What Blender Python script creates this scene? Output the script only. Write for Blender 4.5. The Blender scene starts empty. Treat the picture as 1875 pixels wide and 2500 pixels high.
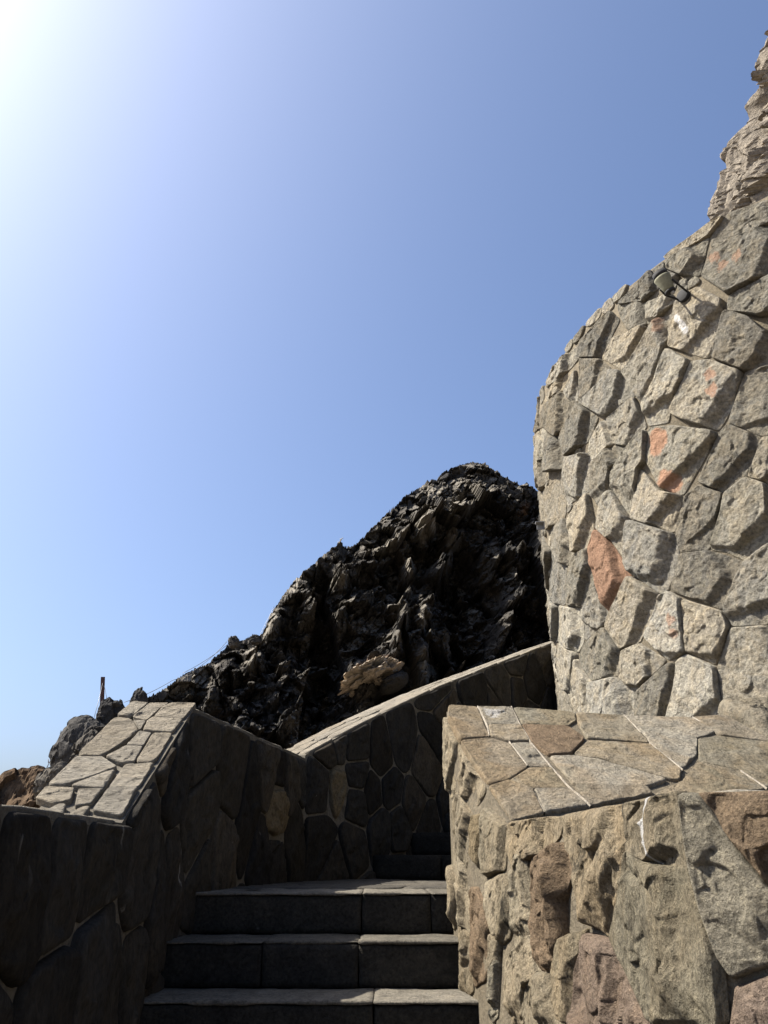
import bpy, bmesh, math, random
import numpy as np
from mathutils import Vector

# ------------------------------------------------------------------ camera
E = 1.67                                   # eye height over the ground
PITCH = math.radians(24.2)
FN = 1.0072                                # focal length in image widths
scene = bpy.context.scene
COL = scene.collection
cam = bpy.data.cameras.new('camera')
cam.sensor_fit = 'HORIZONTAL'; cam.sensor_width = 36.0; cam.lens = 36.0 * FN
cam.clip_start = 0.02; cam.clip_end = 6000
cam_ob = bpy.data.objects.new('camera', cam); COL.objects.link(cam_ob)
cam_ob.location = (0, 0, E); cam_ob.rotation_euler = (math.pi / 2 + PITCH, 0, 0)
scene.camera = cam_ob

# ------------------------------------------------------------------ sky, sun, exposure
SUN_AZ, SUN_EL = math.radians(-84.0), math.radians(51.0)      # azimuth from +Y towards +X
SUN = Vector((math.sin(SUN_AZ) * math.cos(SUN_EL), math.cos(SUN_AZ) * math.cos(SUN_EL), math.sin(SUN_EL)))
world = bpy.data.worlds.new('World'); scene.world = world; world.use_nodes = True
wn = world.node_tree.nodes; wl = world.node_tree.links
for n in list(wn): wn.remove(n)
sky = wn.new('ShaderNodeTexSky'); sky.sky_type = 'NISHITA'; sky.sun_disc = False
sky.sun_elevation = SUN_EL; sky.sun_rotation = SUN_AZ
sky.altitude = 0; sky.air_density = 0.85; sky.dust_density = 4.0; sky.ozone_density = 6.0
bg = wn.new('ShaderNodeBackground'); bg.inputs['Strength'].default_value = 0.085
wo = wn.new('ShaderNodeOutputWorld')
wl.new(sky.outputs[0], bg.inputs[0]); wl.new(bg.outputs[0], wo.inputs[0])
sun = bpy.data.lights.new('sun', 'SUN'); sun.energy = 5.0; sun.angle = math.radians(0.5); sun.color = (1.0, 0.93, 0.82)
sun_ob = bpy.data.objects.new('sun', sun); COL.objects.link(sun_ob)
sun_ob.rotation_euler = SUN.to_track_quat('Z', 'Y').to_euler(); sun_ob.location = (-20, 2, 25)
vs = scene.view_settings
vs.view_transform = 'Standard'; vs.look = 'None'; vs.gamma = 1.0; vs.use_curve_mapping = False
vs.exposure = 1.45
scene.render.engine = 'CYCLES'
scene.cycles.max_bounces = 4; scene.cycles.diffuse_bounces = 1; scene.cycles.glossy_bounces = 1

rng = np.random.default_rng(7)
random.seed(7)

# ------------------------------------------------------------------ noise (numpy)
def _h(ix, iy, iz, seed):
    with np.errstate(over='ignore'):
        n = (ix.astype(np.uint32) * np.uint32(374761393) + iy.astype(np.uint32) * np.uint32(668265263)
             + iz.astype(np.uint32) * np.uint32(2147483647) + np.uint32((seed * 974711 + 12345) & 0xffffffff))
        n = (n ^ (n >> np.uint32(13))) * np.uint32(1274126177)
        n = (n ^ (n >> np.uint32(16))) * np.uint32(2246822519)
        n = n ^ (n >> np.uint32(15))
    return n.astype(np.float64) / 4294967295.0
def vnoise(p, seed=0):                     # value noise, -1..1
    i = np.floor(p).astype(np.int64); f = p - i
    u = f * f * f * (f * (f * 6 - 15) + 10)
    x, y, z = i[:, 0], i[:, 1], i[:, 2]
    def c(a, b, d): return _h(x + a, y + b, z + d, seed)
    ux, uy, uz = u[:, 0], u[:, 1], u[:, 2]
    def l(a, b, t): return a + (b - a) * t
    r = l(l(l(c(0,0,0), c(1,0,0), ux), l(c(0,1,0), c(1,1,0), ux), uy),
          l(l(c(0,0,1), c(1,0,1), ux), l(c(0,1,1), c(1,1,1), ux), uy), uz)
    return r * 2 - 1
def fbm(p, octs=4, seed=0, gain=0.5):
    a, s, t = 1.0, 0.0, 0.0
    for k in range(octs):
        s = s + a * vnoise(p * (2.03 ** k) + 17.3 * k, seed + k); t += a; a *= gain
    return s / t
def ridged(p, octs=4, seed=0, gain=0.5):   # 0..1, sharp crests
    a, s, t = 1.0, 0.0, 0.0
    for k in range(octs):
        s = s + a * (1 - np.abs(vnoise(p * (2.03 ** k) + 9.1 * k, seed + k))); t += a; a *= gain
    return s / t
def worley(p, seed=0):                     # F1, F2, value of the nearest cell
    i = np.floor(p).astype(np.int64); f1 = np.full(len(p), 9.0); f2 = f1.copy(); val = np.zeros(len(p))
    for a in (-1, 0, 1):
        for b in (-1, 0, 1):
            for c in (-1, 0, 1):
                x, y, z = i[:, 0] + a, i[:, 1] + b, i[:, 2] + c
                q = np.stack([x + _h(x, y, z, seed), y + _h(x, y, z, seed + 1), z + _h(x, y, z, seed + 2)], 1)
                d = np.sqrt(((q - p) ** 2).sum(1)); m = d < f1
                f2 = np.where(m, f1, np.minimum(f2, d)); val = np.where(m, _h(x, y, z, seed + 3), val); f1 = np.where(m, d, f1)
    return f1, f2, val
def facet(p, seed=0):                      # broken planar chips: every cell is a tilted plane
    i = np.floor(p).astype(np.int64); best = np.full(len(p), 9.0); out = np.zeros(len(p))
    for a in (-1, 0, 1):
        for b in (-1, 0, 1):
            for c in (-1, 0, 1):
                x, y, z = i[:, 0] + a, i[:, 1] + b, i[:, 2] + c
                q = np.stack([x + _h(x, y, z, seed), y + _h(x, y, z, seed + 1), z + _h(x, y, z, seed + 2)], 1)
                e = p - q; d = (e ** 2).sum(1); m = d < best
                g = np.stack([_h(x, y, z, seed + 4), _h(x, y, z, seed + 5), _h(x, y, z, seed + 6)], 1) * 2 - 1
                out = np.where(m, (e * g).sum(1) + 0.7 * (_h(x, y, z, seed + 7) - 0.5), out); best = np.where(m, d, best)
    return out
def facet_soft(p, seed=0, k=26.0):         # the same planes, blended along their creases
    i = np.floor(p).astype(np.int64); num = np.zeros(len(p)); den = np.full(len(p), 1e-12)
    for a in (-1, 0, 1):
        for b in (-1, 0, 1):
            for c in (-1, 0, 1):
                x, y, z = i[:, 0] + a, i[:, 1] + b, i[:, 2] + c
                e = p - np.stack([x + _h(x, y, z, seed), y + _h(x, y, z, seed + 1), z + _h(x, y, z, seed + 2)], 1)
                g = np.stack([_h(x, y, z, seed + 4), _h(x, y, z, seed + 5), _h(x, y, z, seed + 6)], 1) * 2 - 1
                w = np.exp(-k * np.minimum((e ** 2).sum(1), 3.0)); num += w * ((e * g).sum(1) + 0.7 * (_h(x, y, z, seed + 7) - 0.5)); den += w
    return num / den
def sstep(a, b, x):
    t = np.clip((x - a) / (b - a), 0, 1); return t * t * (3 - 2 * t)

# ------------------------------------------------------------------ pixels of the photograph to rays
CP, SP = math.cos(PITCH), math.sin(PITCH)
def ray(xs, ys):                           # photo pixel (1875 x 2500) to a direction
    u = (xs - 937.5) / 1875.0; v = (1250.0 - ys) / 1875.0
    return np.array([u, FN * CP - v * SP, FN * SP + v * CP])
def disp(x, y): return x * 1875.0 / 1659.0, y * 1875.0 / 1659.0   # measured on the 1659 wide view
def project(P):                            # world points to the 1659 wide view (used to place ribs)
    x, y, z = P[:, 0], P[:, 1], P[:, 2] - E
    zc = y * CP + z * SP; yc = -y * SP + z * CP
    return 829.5 + x / zc * FN * 1659, 1106 - yc / zc * FN * 1659

# ------------------------------------------------------------------ objects
def tag(o, label=None, cat=None, group=None, kind=None):
    if label: o['label'] = label
    if cat: o['category'] = cat
    if group: o['group'] = group
    if kind: o['kind'] = kind
    return o
def thing(name, loc, label, cat, group=None):
    o = bpy.data.objects.new(name, None); COL.objects.link(o); o.location = loc; o.empty_display_size = 0.1
    return tag(o, label, cat, group)
def world_loc(o):
    v = Vector(o.location)
    while o.parent: o = o.parent; v = v + Vector(o.location)
    return v
def link(name, me, mat, parent=None, center=None):
    o = bpy.data.objects.new(name, me); COL.objects.link(o)
    if mat is not None: me.materials.append(mat)
    c = Vector(center) if center is not None else Vector((0, 0, 0))
    if parent is not None:
        o.parent = parent; o.location = c - world_loc(parent)
    else:
        o.location = c
    return o
def mesh_np(name, V, quads=None, tris=None, smooth=True):
    me = bpy.data.meshes.new(name)
    nq = 0 if quads is None else len(quads); nt = 0 if tris is None else len(tris)
    me.vertices.add(len(V)); me.vertices.foreach_set('co', np.asarray(V, dtype=np.float32).ravel())
    li = []
    if nq: li.append(np.asarray(quads, dtype=np.int32).ravel())
    if nt: li.append(np.asarray(tris, dtype=np.int32).ravel())
    li = np.concatenate(li)
    me.loops.add(len(li)); me.loops.foreach_set('vertex_index', li)
    me.polygons.add(nq + nt)
    st = np.concatenate([np.arange(nq, dtype=np.int32) * 4, nq * 4 + np.arange(nt, dtype=np.int32) * 3])
    me.polygons.foreach_set('loop_start', st)
    me.update(calc_edges=True); me.validate()
    me.polygons.foreach_set('use_smooth', np.full(nq + nt, smooth, dtype=bool))
    return me
def grid_quads(n, m, wrap=False):          # n rows of m
    i = np.arange(n - 1)[:, None]; j = np.arange(m if wrap else m - 1)[None, :]
    j2 = (j + 1) % m
    return np.stack([i * m + j, i * m + j2, (i + 1) * m + j2, (i + 1) * m + j], -1).reshape(-1, 4)
def set_attr(me, name, vals):
    a = me.attributes.new(name, 'FLOAT', 'POINT'); a.data.foreach_set('value', np.asarray(vals, dtype=np.float32))
def poly_mesh(name, verts, faces, smooth=False):
    me = bpy.data.meshes.new(name); me.from_pydata([tuple(v) for v in verts], [], faces); me.update()
    bm = bmesh.new(); bm.from_mesh(me); bmesh.ops.recalc_face_normals(bm, faces=bm.faces); bm.to_mesh(me); bm.free()
    for p in me.polygons: p.use_smooth = smooth
    return me

# ------------------------------------------------------------------ materials
def rock_mat(name, cols, vary=0.25, spots=0.35, spot_col=(0.05, 0.048, 0.043), bump=0.6, fine=60, mid=9, pale=0.0,
             stretch=(1, 1, 1), orange=(0.27, 0.15, 0.095), k=0.5, grain=1.35, streak=0.0):
    cols = [tuple(v * k for v in c) for c in cols]; spot_col = tuple(v * k for v in spot_col)
    m = bpy.data.materials.new(name); m.use_nodes = True
    nt = m.node_tree; N = nt.nodes; L = nt.links
    b = N['Principled BSDF']; b.inputs['Roughness'].default_value = 0.92; b.inputs['Specular IOR Level'].default_value = 0.05
    geo = N.new('ShaderNodeNewGeometry'); oi = N.new('ShaderNodeObjectInfo')
    mp = N.new('ShaderNodeMapping'); mp.inputs['Scale'].default_value = stretch; L.new(geo.outputs['Position'], mp.inputs['Vector'])
    def noise(scale, detail, rough=0.6, dist=0.0):
        n = N.new('ShaderNodeTexNoise'); n.inputs['Scale'].default_value = scale; n.inputs['Detail'].default_value = detail
        n.inputs['Roughness'].default_value = rough; n.inputs['Distortion'].default_value = dist
        L.new(mp.outputs[0], n.inputs['Vector']); return n
    def ramp(src, stops):
        r = N.new('ShaderNodeValToRGB'); L.new(src, r.inputs[0]); e = r.color_ramp.elements
        while len(e) < len(stops): e.new(0.5)
        for k, (p, c) in enumerate(stops): e[k].position = p; e[k].color = (*c, 1)
        return r
    def mix(f, a, c, t='MIX'):
        x = N.new('ShaderNodeMix'); x.data_type = 'RGBA'; x.blend_type = t
        for s, v in ((x.inputs[0], f), (x.inputs[6], a), (x.inputs[7], c)):
            if isinstance(v, (int, float)): s.default_value = v
            elif isinstance(v, tuple): s.default_value = (*v, 1)
            else: L.new(v, s)
        return x.outputs[2]
    def mr(src, a, bb, c, d):
        x = N.new('ShaderNodeMapRange'); L.new(src, x.inputs[0])
        for k, v in enumerate((a, bb, c, d)): x.inputs[k + 1].default_value = v
        return x.outputs[0]
    n1 = noise(mid * 0.35, 5, 0.6, 0.4); n2 = noise(mid * 1.6, 7, 0.68); n3 = noise(fine, 5, 0.7); n4 = noise(mid * 0.8, 8, 0.72, 1.0)
    nc = len(cols)
    base = ramp(n1.outputs[0], [(0.3 + 0.4 * i / max(1, nc - 1), c) for i, c in enumerate(cols)]).outputs[0]
    rk = ramp(oi.outputs['Random'], [(i / max(1, nc - 1) * 0.94 + 0.03, c) for i, c in enumerate(cols)])
    col = mix(0.55, base, rk.outputs[0])
    col = mix(1.0, col, ramp(n2.outputs[0], [(0.25, (0.62, 0.62, 0.62)), (0.5, (1, 1, 1)), (0.75, (1.3, 1.27, 1.22))]).outputs[0], 'MULTIPLY')
    col = mix(1.0, col, ramp(n3.outputs[0], [(0.3, (1 - 0.28 * grain,) * 3), (0.5, (1, 1, 1)), (0.72, (1 + 0.25 * grain, 1 + 0.24 * grain, 1 + 0.2 * grain))]).outputs[0], 'MULTIPLY')
    if vary:
        wn_ = N.new('ShaderNodeTexWhiteNoise'); wn_.noise_dimensions = '1D'; L.new(oi.outputs['Random'], wn_.inputs['W'])
        v = mr(wn_.outputs['Value'], 0, 1, 1 - vary, 1 + vary)
        cc = N.new('ShaderNodeCombineColor'); 
        for s in cc.inputs[:3]: L.new(v, s)
        col = mix(1.0, col, cc.outputs[0], 'MULTIPLY')
    if spots: col = mix(mr(n4.outputs[0], 0.56, 0.66, 0, spots), col, spot_col)
    if pale:
        n5 = noise(mid * 2.2, 6, 0.75, 0.8); col = mix(mr(n5.outputs[0], 0.66, 0.74, 0, pale), col, (0.34, 0.33, 0.31))
    if streak:                             # lime runs down the face
        m2 = N.new('ShaderNodeMapping'); m2.inputs['Scale'].default_value = (14, 14, 0.9); L.new(geo.outputs['Position'], m2.inputs['Vector'])
        n6 = N.new('ShaderNodeTexNoise'); n6.inputs['Scale'].default_value = 1.0; n6.inputs['Detail'].default_value = 4; L.new(m2.outputs[0], n6.inputs['Vector'])
        n7 = noise(6, 4); mk = N.new('ShaderNodeMath'); mk.operation = 'MULTIPLY'
        L.new(mr(n6.outputs[0], 0.70, 0.74, 0, streak), mk.inputs[0]); L.new(mr(n7.outputs[0], 0.45, 0.6, 0, 1), mk.inputs[1]); col = mix(mk.outputs[0], col, (0.22, 0.21, 0.19))
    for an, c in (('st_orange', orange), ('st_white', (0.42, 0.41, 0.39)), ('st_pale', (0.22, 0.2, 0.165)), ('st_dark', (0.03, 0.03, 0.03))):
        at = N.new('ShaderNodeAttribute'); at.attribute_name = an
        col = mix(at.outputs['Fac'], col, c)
    L.new(col, b.inputs['Base Color'])
    bp1 = N.new('ShaderNodeBump'); bp1.inputs['Strength'].default_value = bump; bp1.inputs['Distance'].default_value = 0.02
    L.new(n2.outputs[0], bp1.inputs['Height'])
    bp2 = N.new('ShaderNodeBump'); bp2.inputs['Strength'].default_value = bump; bp2.inputs['Distance'].default_value = 0.018
    L.new(n3.outputs[0], bp2.inputs['Height']); L.new(bp1.outputs[0], bp2.inputs['Normal']); L.new(bp2.outputs[0], b.inputs['Normal'])
    return m
def plain_mat(name, col, rough=0.6, metal=0.0, bump=0.0, var=0.25, scale=40):
    m = bpy.data.materials.new(name); m.use_nodes = True; N = m.node_tree.nodes; L = m.node_tree.links
    b = N['Principled BSDF']; b.inputs['Roughness'].default_value = rough; b.inputs['Metallic'].default_value = metal
    g = N.new('ShaderNodeNewGeometry'); n = N.new('ShaderNodeTexNoise'); n.inputs['Scale'].default_value = scale; n.inputs['Detail'].default_value = 6
    L.new(g.outputs['Position'], n.inputs['Vector'])
    r = N.new('ShaderNodeValToRGB'); L.new(n.outputs[0], r.inputs[0])
    r.color_ramp.elements[0].position = 0.3; r.color_ramp.elements[1].position = 0.7
    r.color_ramp.elements[0].color = (*[c * (1 - var) for c in col], 1); r.color_ramp.elements[1].color = (*[min(1, c * (1 + var)) for c in col], 1)
    L.new(r.outputs[0], b.inputs['Base Color'])
    if bump:
        bp = N.new('ShaderNodeBump'); bp.inputs['Strength'].default_value = bump; bp.inputs['Distance'].default_value = 0.004
        L.new(n.outputs[0], bp.inputs['Height']); L.new(bp.outputs[0], b.inputs['Normal'])
    return m
M = {}
M['tower'] = rock_mat('tower_stone', [(0.26, 0.236, 0.19), (0.325, 0.305, 0.255), (0.335, 0.285, 0.205), (0.255, 0.247, 0.222), (0.31, 0.283, 0.22), (0.225, 0.213, 0.183)], vary=0.32, spots=0.45, spot_col=(0.11, 0.1, 0.085), bump=1.0, fine=42, mid=9, k=0.6, grain=1.9)
M['orange'] = rock_mat('red_tuff', [(0.33, 0.2, 0.135), (0.37, 0.235, 0.16), (0.3, 0.195, 0.135)], vary=0.08, spots=0.5, spot_col=(0.16, 0.09, 0.06), bump=0.9, fine=60, mid=10, k=0.58)
M['mortar'] = rock_mat('mortar', [(0.24, 0.205, 0.15), (0.3, 0.26, 0.195)], vary=0.0, spots=0.3, spot_col=(0.14, 0.12, 0.1), bump=0.7, fine=90, mid=10)
M['slab'] = rock_mat('slab_stone', [(0.24, 0.2, 0.135), (0.28, 0.26, 0.215), (0.27, 0.205, 0.13), (0.22, 0.2, 0.145)], vary=0.15, grain=1.6, spots=0.3, spot_col=(0.09, 0.075, 0.055), bump=0.8, fine=70, mid=9, pale=0.5, stretch=(1, 1, 1), k=0.64)
M['near'] = rock_mat('near_stone', [(0.285, 0.245, 0.17), (0.345, 0.303, 0.225), (0.345, 0.273, 0.178), (0.262, 0.24, 0.178)], vary=0.15, spots=0.92, spot_col=(0.055, 0.05, 0.04), bump=1.0, grain=1.9, fine=125, mid=13, stretch=(1, 1, 0.55), k=0.62)
M['near_grey'] = rock_mat('near_grey_stone', [(0.365, 0.327, 0.25), (0.415, 0.378, 0.295), (0.325, 0.287, 0.205)], vary=0.05, spots=0.8, spot_col=(0.1, 0.1, 0.09), bump=1.0, grain=1.9, fine=125, mid=16, k=0.55)
M['near_brown'] = rock_mat('near_brown_stone', [(0.25, 0.185, 0.125), (0.29, 0.215, 0.145), (0.25, 0.19, 0.13)], vary=0.08, spots=0.45, spot_col=(0.08, 0.06, 0.045), bump=1.0, grain=1.9, fine=125, mid=14, k=0.60)
M['near_pink'] = rock_mat('near_pink_stone', [(0.32, 0.24, 0.18), (0.37, 0.295, 0.24), (0.27, 0.2, 0.145)], vary=0.06, spots=0.4, spot_col=(0.1, 0.07, 0.05), bump=1.0, grain=1.9, fine=125, mid=14, k=0.60)
M['cap'] = rock_mat('pale_cap_stone', [(0.33, 0.295, 0.235), (0.38, 0.35, 0.295), (0.35, 0.3, 0.225)], vary=0.12, spots=0.4, spot_col=(0.16, 0.14, 0.11), bump=0.9, fine=70, mid=9, stretch=(0.5, 1.6, 1.6), k=0.56)
M['basalt'] = rock_mat('dark_wall_stone', [(0.026, 0.023, 0.019), (0.036, 0.032, 0.026), (0.021, 0.0208, 0.0205), (0.045, 0.037, 0.027)], vary=0.4, grain=1.7, spots=0.7, spot_col=(0.01, 0.01, 0.01), bump=0.5, fine=70, mid=5, pale=0.3, stretch=(1, 1, 0.5), k=1.0, streak=0.8)  # wall stone with the shade of these walls put into its colour
M['basalt_mortar'] = rock_mat('grey_wall_mortar', [(0.075, 0.068, 0.057), (0.13, 0.118, 0.096)], vary=0, spots=0.75, spot_col=(0.018, 0.017, 0.016), bump=0.4, fine=60, mid=3, k=1.0, streak=0.8)
M['tan'] = rock_mat('tan_wall_stone', [(0.12, 0.095, 0.06), (0.15, 0.12, 0.075)], vary=0.05, spots=0.8, spot_col=(0.05, 0.04, 0.025), bump=0.9, fine=50, mid=14, k=1.0)
M['step'] = rock_mat('step_stone', [(0.055, 0.05, 0.042), (0.075, 0.068, 0.057), (0.05, 0.048, 0.044)], vary=0.12, spots=0.5, spot_col=(0.025, 0.024, 0.022), bump=0.5, fine=80, mid=7, pale=0.25, k=1.0)
M['riser'] = rock_mat('riser_stone', [(0.015, 0.0143, 0.013), (0.028, 0.026, 0.022), (0.0135, 0.0133, 0.013)], vary=0.3, grain=2.0, streak=0.7, spots=0.7, spot_col=(0.012, 0.012, 0.011), bump=0.5, fine=80, mid=7, pale=0.12, k=1.0)  # step stone darkened: the shade on the risers is in the colour
M['tread'] = rock_mat('tread_stone', [(0.088, 0.081, 0.068), (0.14, 0.128, 0.107)], vary=0.25, grain=1.8, spots=0.8, spot_col=(0.05, 0.047, 0.042), bump=0.6, fine=80, mid=7, k=1.0)  # paler copy of the step stone, sunlight on the treads painted in
M['hill'] = rock_mat('dark_lava_rock', [(0.024, 0.0235, 0.024), (0.05, 0.048, 0.045), (0.11, 0.1, 0.084), (0.03, 0.029, 0.029)], vary=0, spots=0.7, spot_col=(0.012, 0.012, 0.013), bump=1.0, grain=1.8, fine=14, mid=2.6, orange=(0.34, 0.19, 0.1), k=1.0)
M['boulder'] = rock_mat('grey_boulder_rock', [(0.035, 0.034, 0.033), (0.055, 0.053, 0.05), (0.042, 0.04, 0.038)], vary=0.15, spots=0.5, spot_col=(0.035, 0.033, 0.03), bump=1.0, fine=20, mid=4, k=1.0)
M['bank'] = rock_mat('brown_scree', [(0.13, 0.085, 0.055), (0.18, 0.125, 0.08), (0.15, 0.11, 0.08)], vary=0.1, spots=0.6, spot_col=(0.04, 0.033, 0.028), bump=1.0, fine=20, mid=3)
M['crag'] = rock_mat('tan_crag_rock', [(0.3, 0.26, 0.2), (0.37, 0.33, 0.28), (0.34, 0.29, 0.22)], vary=0, spots=0.45, spot_col=(0.12, 0.1, 0.08), bump=1.0, fine=30, mid=5, k=0.56, grain=1.8)
M['ground'] = rock_mat('dusty_ground', [(0.16, 0.13, 0.1), (0.2, 0.165, 0.125)], vary=0, spots=0.3, fine=12, mid=1, k=1.0)
M['rust'] = plain_mat('rusty_steel', (0.07, 0.035, 0.03), 0.85, 0.2, 0.4, 0.4, 30)
M['wire'] = plain_mat('grey_wire', (0.16, 0.16, 0.17), 0.5, 0.6)
M['beige'] = plain_mat('beige_paint', (0.16, 0.158, 0.108), 0.85, 0, 0.3, 0.2, 40)
M['black'] = plain_mat('black_plastic', (0.008, 0.008, 0.009), 0.85)
M['steel'] = plain_mat('galvanised_steel', (0.24, 0.245, 0.25), 0.6, 0.3, 0.1, 0.15, 80)
M['straw'] = plain_mat('dry_straw', (0.3, 0.26, 0.17), 0.9)

# ------------------------------------------------------------------ surfaces that stones are set on
class Plane:
    def __init__(self, o, u, v, flip=False):
        self.o = np.array(o, float); self.u = np.array(u, float); self.u /= np.linalg.norm(self.u)
        v = np.array(v, float); v = v - self.u * (v @ self.u); self.v = v / np.linalg.norm(v)
        self.n = np.cross(self.u, self.v) * (-1 if flip else 1)
    def hit(self, xs, ys):
        d = ray(xs, ys); t = ((self.o - np.array([0, 0, E])) @ self.n) / (d @ self.n)
        q = np.array([0, 0, E]) + d * t - self.o
        return np.array([q @ self.u, q @ self.v])
    def at(self, p, h):
        return self.o + p[:, :1] * self.u + p[:, 1:2] * self.v + h[:, None] * self.n
class Cyl:
    def __init__(self, c, R): self.c = np.array(c, float); self.R = R; self.a0 = math.atan2(-c[1], -c[0])
    def hit(self, xs, ys):
        d = ray(xs, ys); a = d[0] ** 2 + d[1] ** 2; b = -(d[0] * self.c[0] + d[1] * self.c[1]); cc = self.c @ self.c - self.R ** 2
        D = max(b * b - a * cc, 0.0); t = (-b - math.sqrt(D)) / a
        P = d * t; ang = math.atan2(P[1] - self.c[1], P[0] - self.c[0]) - self.a0
        ang = (ang + math.pi) % (2 * math.pi) - math.pi
        return np.array([ang * self.R, P[2] + E])
    def at(self, p, h):
        a = p[:, 0] / self.R + self.a0; r = self.R + h
        return np.stack([self.c[0] + r * np.cos(a), self.c[1] + r * np.sin(a), p[:, 1]], 1)
class Curve:                               # vertical face over a plan polyline; normal to the right of travel
    def __init__(self, pts):
        self.p = np.array(pts, float); d = np.diff(self.p, axis=0); self.l = np.hypot(d[:, 0], d[:, 1]); self.s = np.concatenate([[0], np.cumsum(self.l)])
        self.t = d / self.l[:, None]
    def pos(self, s):
        s = np.asarray(s, float); i = np.clip(np.searchsorted(self.s, s, side='right') - 1, 0, len(self.l) - 1)
        P = self.p[i] + self.t[i] * (s - self.s[i])[..., None]
        w = np.clip((s - self.s[i]) / self.l[i], 0, 1)[..., None]
        ta = self.t[i]; tb = self.t[np.clip(i + 1, 0, len(self.l) - 1)]; tc = self.t[np.clip(i - 1, 0, len(self.l) - 1)]
        t = np.where(w > 0.5, ta + (tb - ta) * (w - 0.5), ta + (tc - ta) * (0.5 - w)); t = t / np.linalg.norm(t, axis=-1, keepdims=True)
        n = np.stack([t[..., 1], -t[..., 0]], -1); return P, n
    def hit(self, xs, ys):
        d = ray(xs, ys); best = None
        for i in range(len(self.l)):
            A = np.array([[d[0], -self.t[i][0]], [d[1], -self.t[i][1]]])
            k, s = np.linalg.solve(A, self.p[i])
            lo = -9 if i == 0 else -1e-6; hi = 9 if i == len(self.l) - 1 else self.l[i] + 1e-6
            if k > 0 and lo <= s <= hi and (best is None or k < best[0]): best = (k, self.s[i] + s)
        k, s = best; return np.array([s, d[2] * k + E])
    def at(self, p, h):
        P, n = self.pos(p[:, 0]); Q = P + n * h[:, None]; return np.stack([Q[:, 0], Q[:, 1], p[:, 1]], 1)

class Battered:                            # wall face that spreads towards its foot
    def __init__(self, a, b, z0, z1, b0, b1):
        self.a = np.array(a, float); d = np.array(b, float) - self.a; self.L = np.linalg.norm(d); self.t = d / self.L
        self.z0, self.z1, self.b0, self.b1 = z0, z1, b0, b1; self.n2 = np.array([self.t[1], -self.t[0]])
        if self.n2 @ np.array([-1, -0.5]) < 0: self.n2 = -self.n2
    def off(self, u, z):
        w = np.clip(u / self.L, 0, 1); return (self.b0 + (self.b1 - self.b0) * w) * np.clip(self.z0 + (self.z1 - self.z0) * w - z, 0, 0.62)
    def hit(self, xs, ys):
        d = ray(xs, ys); o = 0.0
        for _ in range(12):
            a = self.a + self.n2 * o; k = (a @ self.n2) / (d[:2] @ self.n2); u = (d[:2] * k - a) @ self.t; z = d[2] * k + E; o = float(self.off(u, z))
        return np.array([u, z])
    def at(self, p, h):
        Q = self.a + p[:, :1] * self.t + self.n2 * (h + self.off(p[:, 0], p[:, 1]))[:, None]; return np.stack([Q[:, 0], Q[:, 1], p[:, 1]], 1)

def crop(pts, ox, oy, k): return [(ox + x / k, oy + y / k) for x, y in pts]
def snap(polys, tol):                      # let neighbouring outlines share their corners
    pts = [(i, j) for i, p in enumerate(polys) for j in range(len(p))]
    X = np.array([polys[i][j] for i, j in pts], float); done = np.zeros(len(X), bool); out = [list(p) for p in polys]
    for a in range(len(X)):
        if done[a]: continue
        m = np.where((np.hypot(*(X - X[a]).T) < tol) & ~done)[0]; c = X[m].mean(0); done[m] = True
        for q in m: i, j = pts[q]; out[i][j] = tuple(c)
    return out
def area2(P):
    x, y = P[:, 0], P[:, 1]; return 0.5 * np.sum(x * np.roll(y, -1) - np.roll(x, -1) * y)
def centroid(P):
    x, y = P[:, 0], P[:, 1]; c = x * np.roll(y, -1) - np.roll(x, -1) * y; a = c.sum() / 2
    return np.array([((x + np.roll(x, -1)) * c).sum(), ((y + np.roll(y, -1)) * c).sum()]) / (6 * a)
def inside(P, q):
    x, y = P[:, 0], P[:, 1]; x2, y2 = np.roll(x, -1), np.roll(y, -1)
    c = ((y > q[1]) != (y2 > q[1])) & (q[0] < (x2 - x) * (q[1] - y) / (y2 - y + 1e-12) + x)
    return c.sum() % 2 == 1
def clip_half(P, n, c):                    # keep n.p <= c
    out = []; k = len(P)
    for i in range(k):
        a, b = P[i], P[(i + 1) % k]; da, db = a @ n - c, b @ n - c
        if da <= 0: out.append(a)
        if da * db < 0: out.append(a + (b - a) * (da / (da - db)))
    return out
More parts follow.
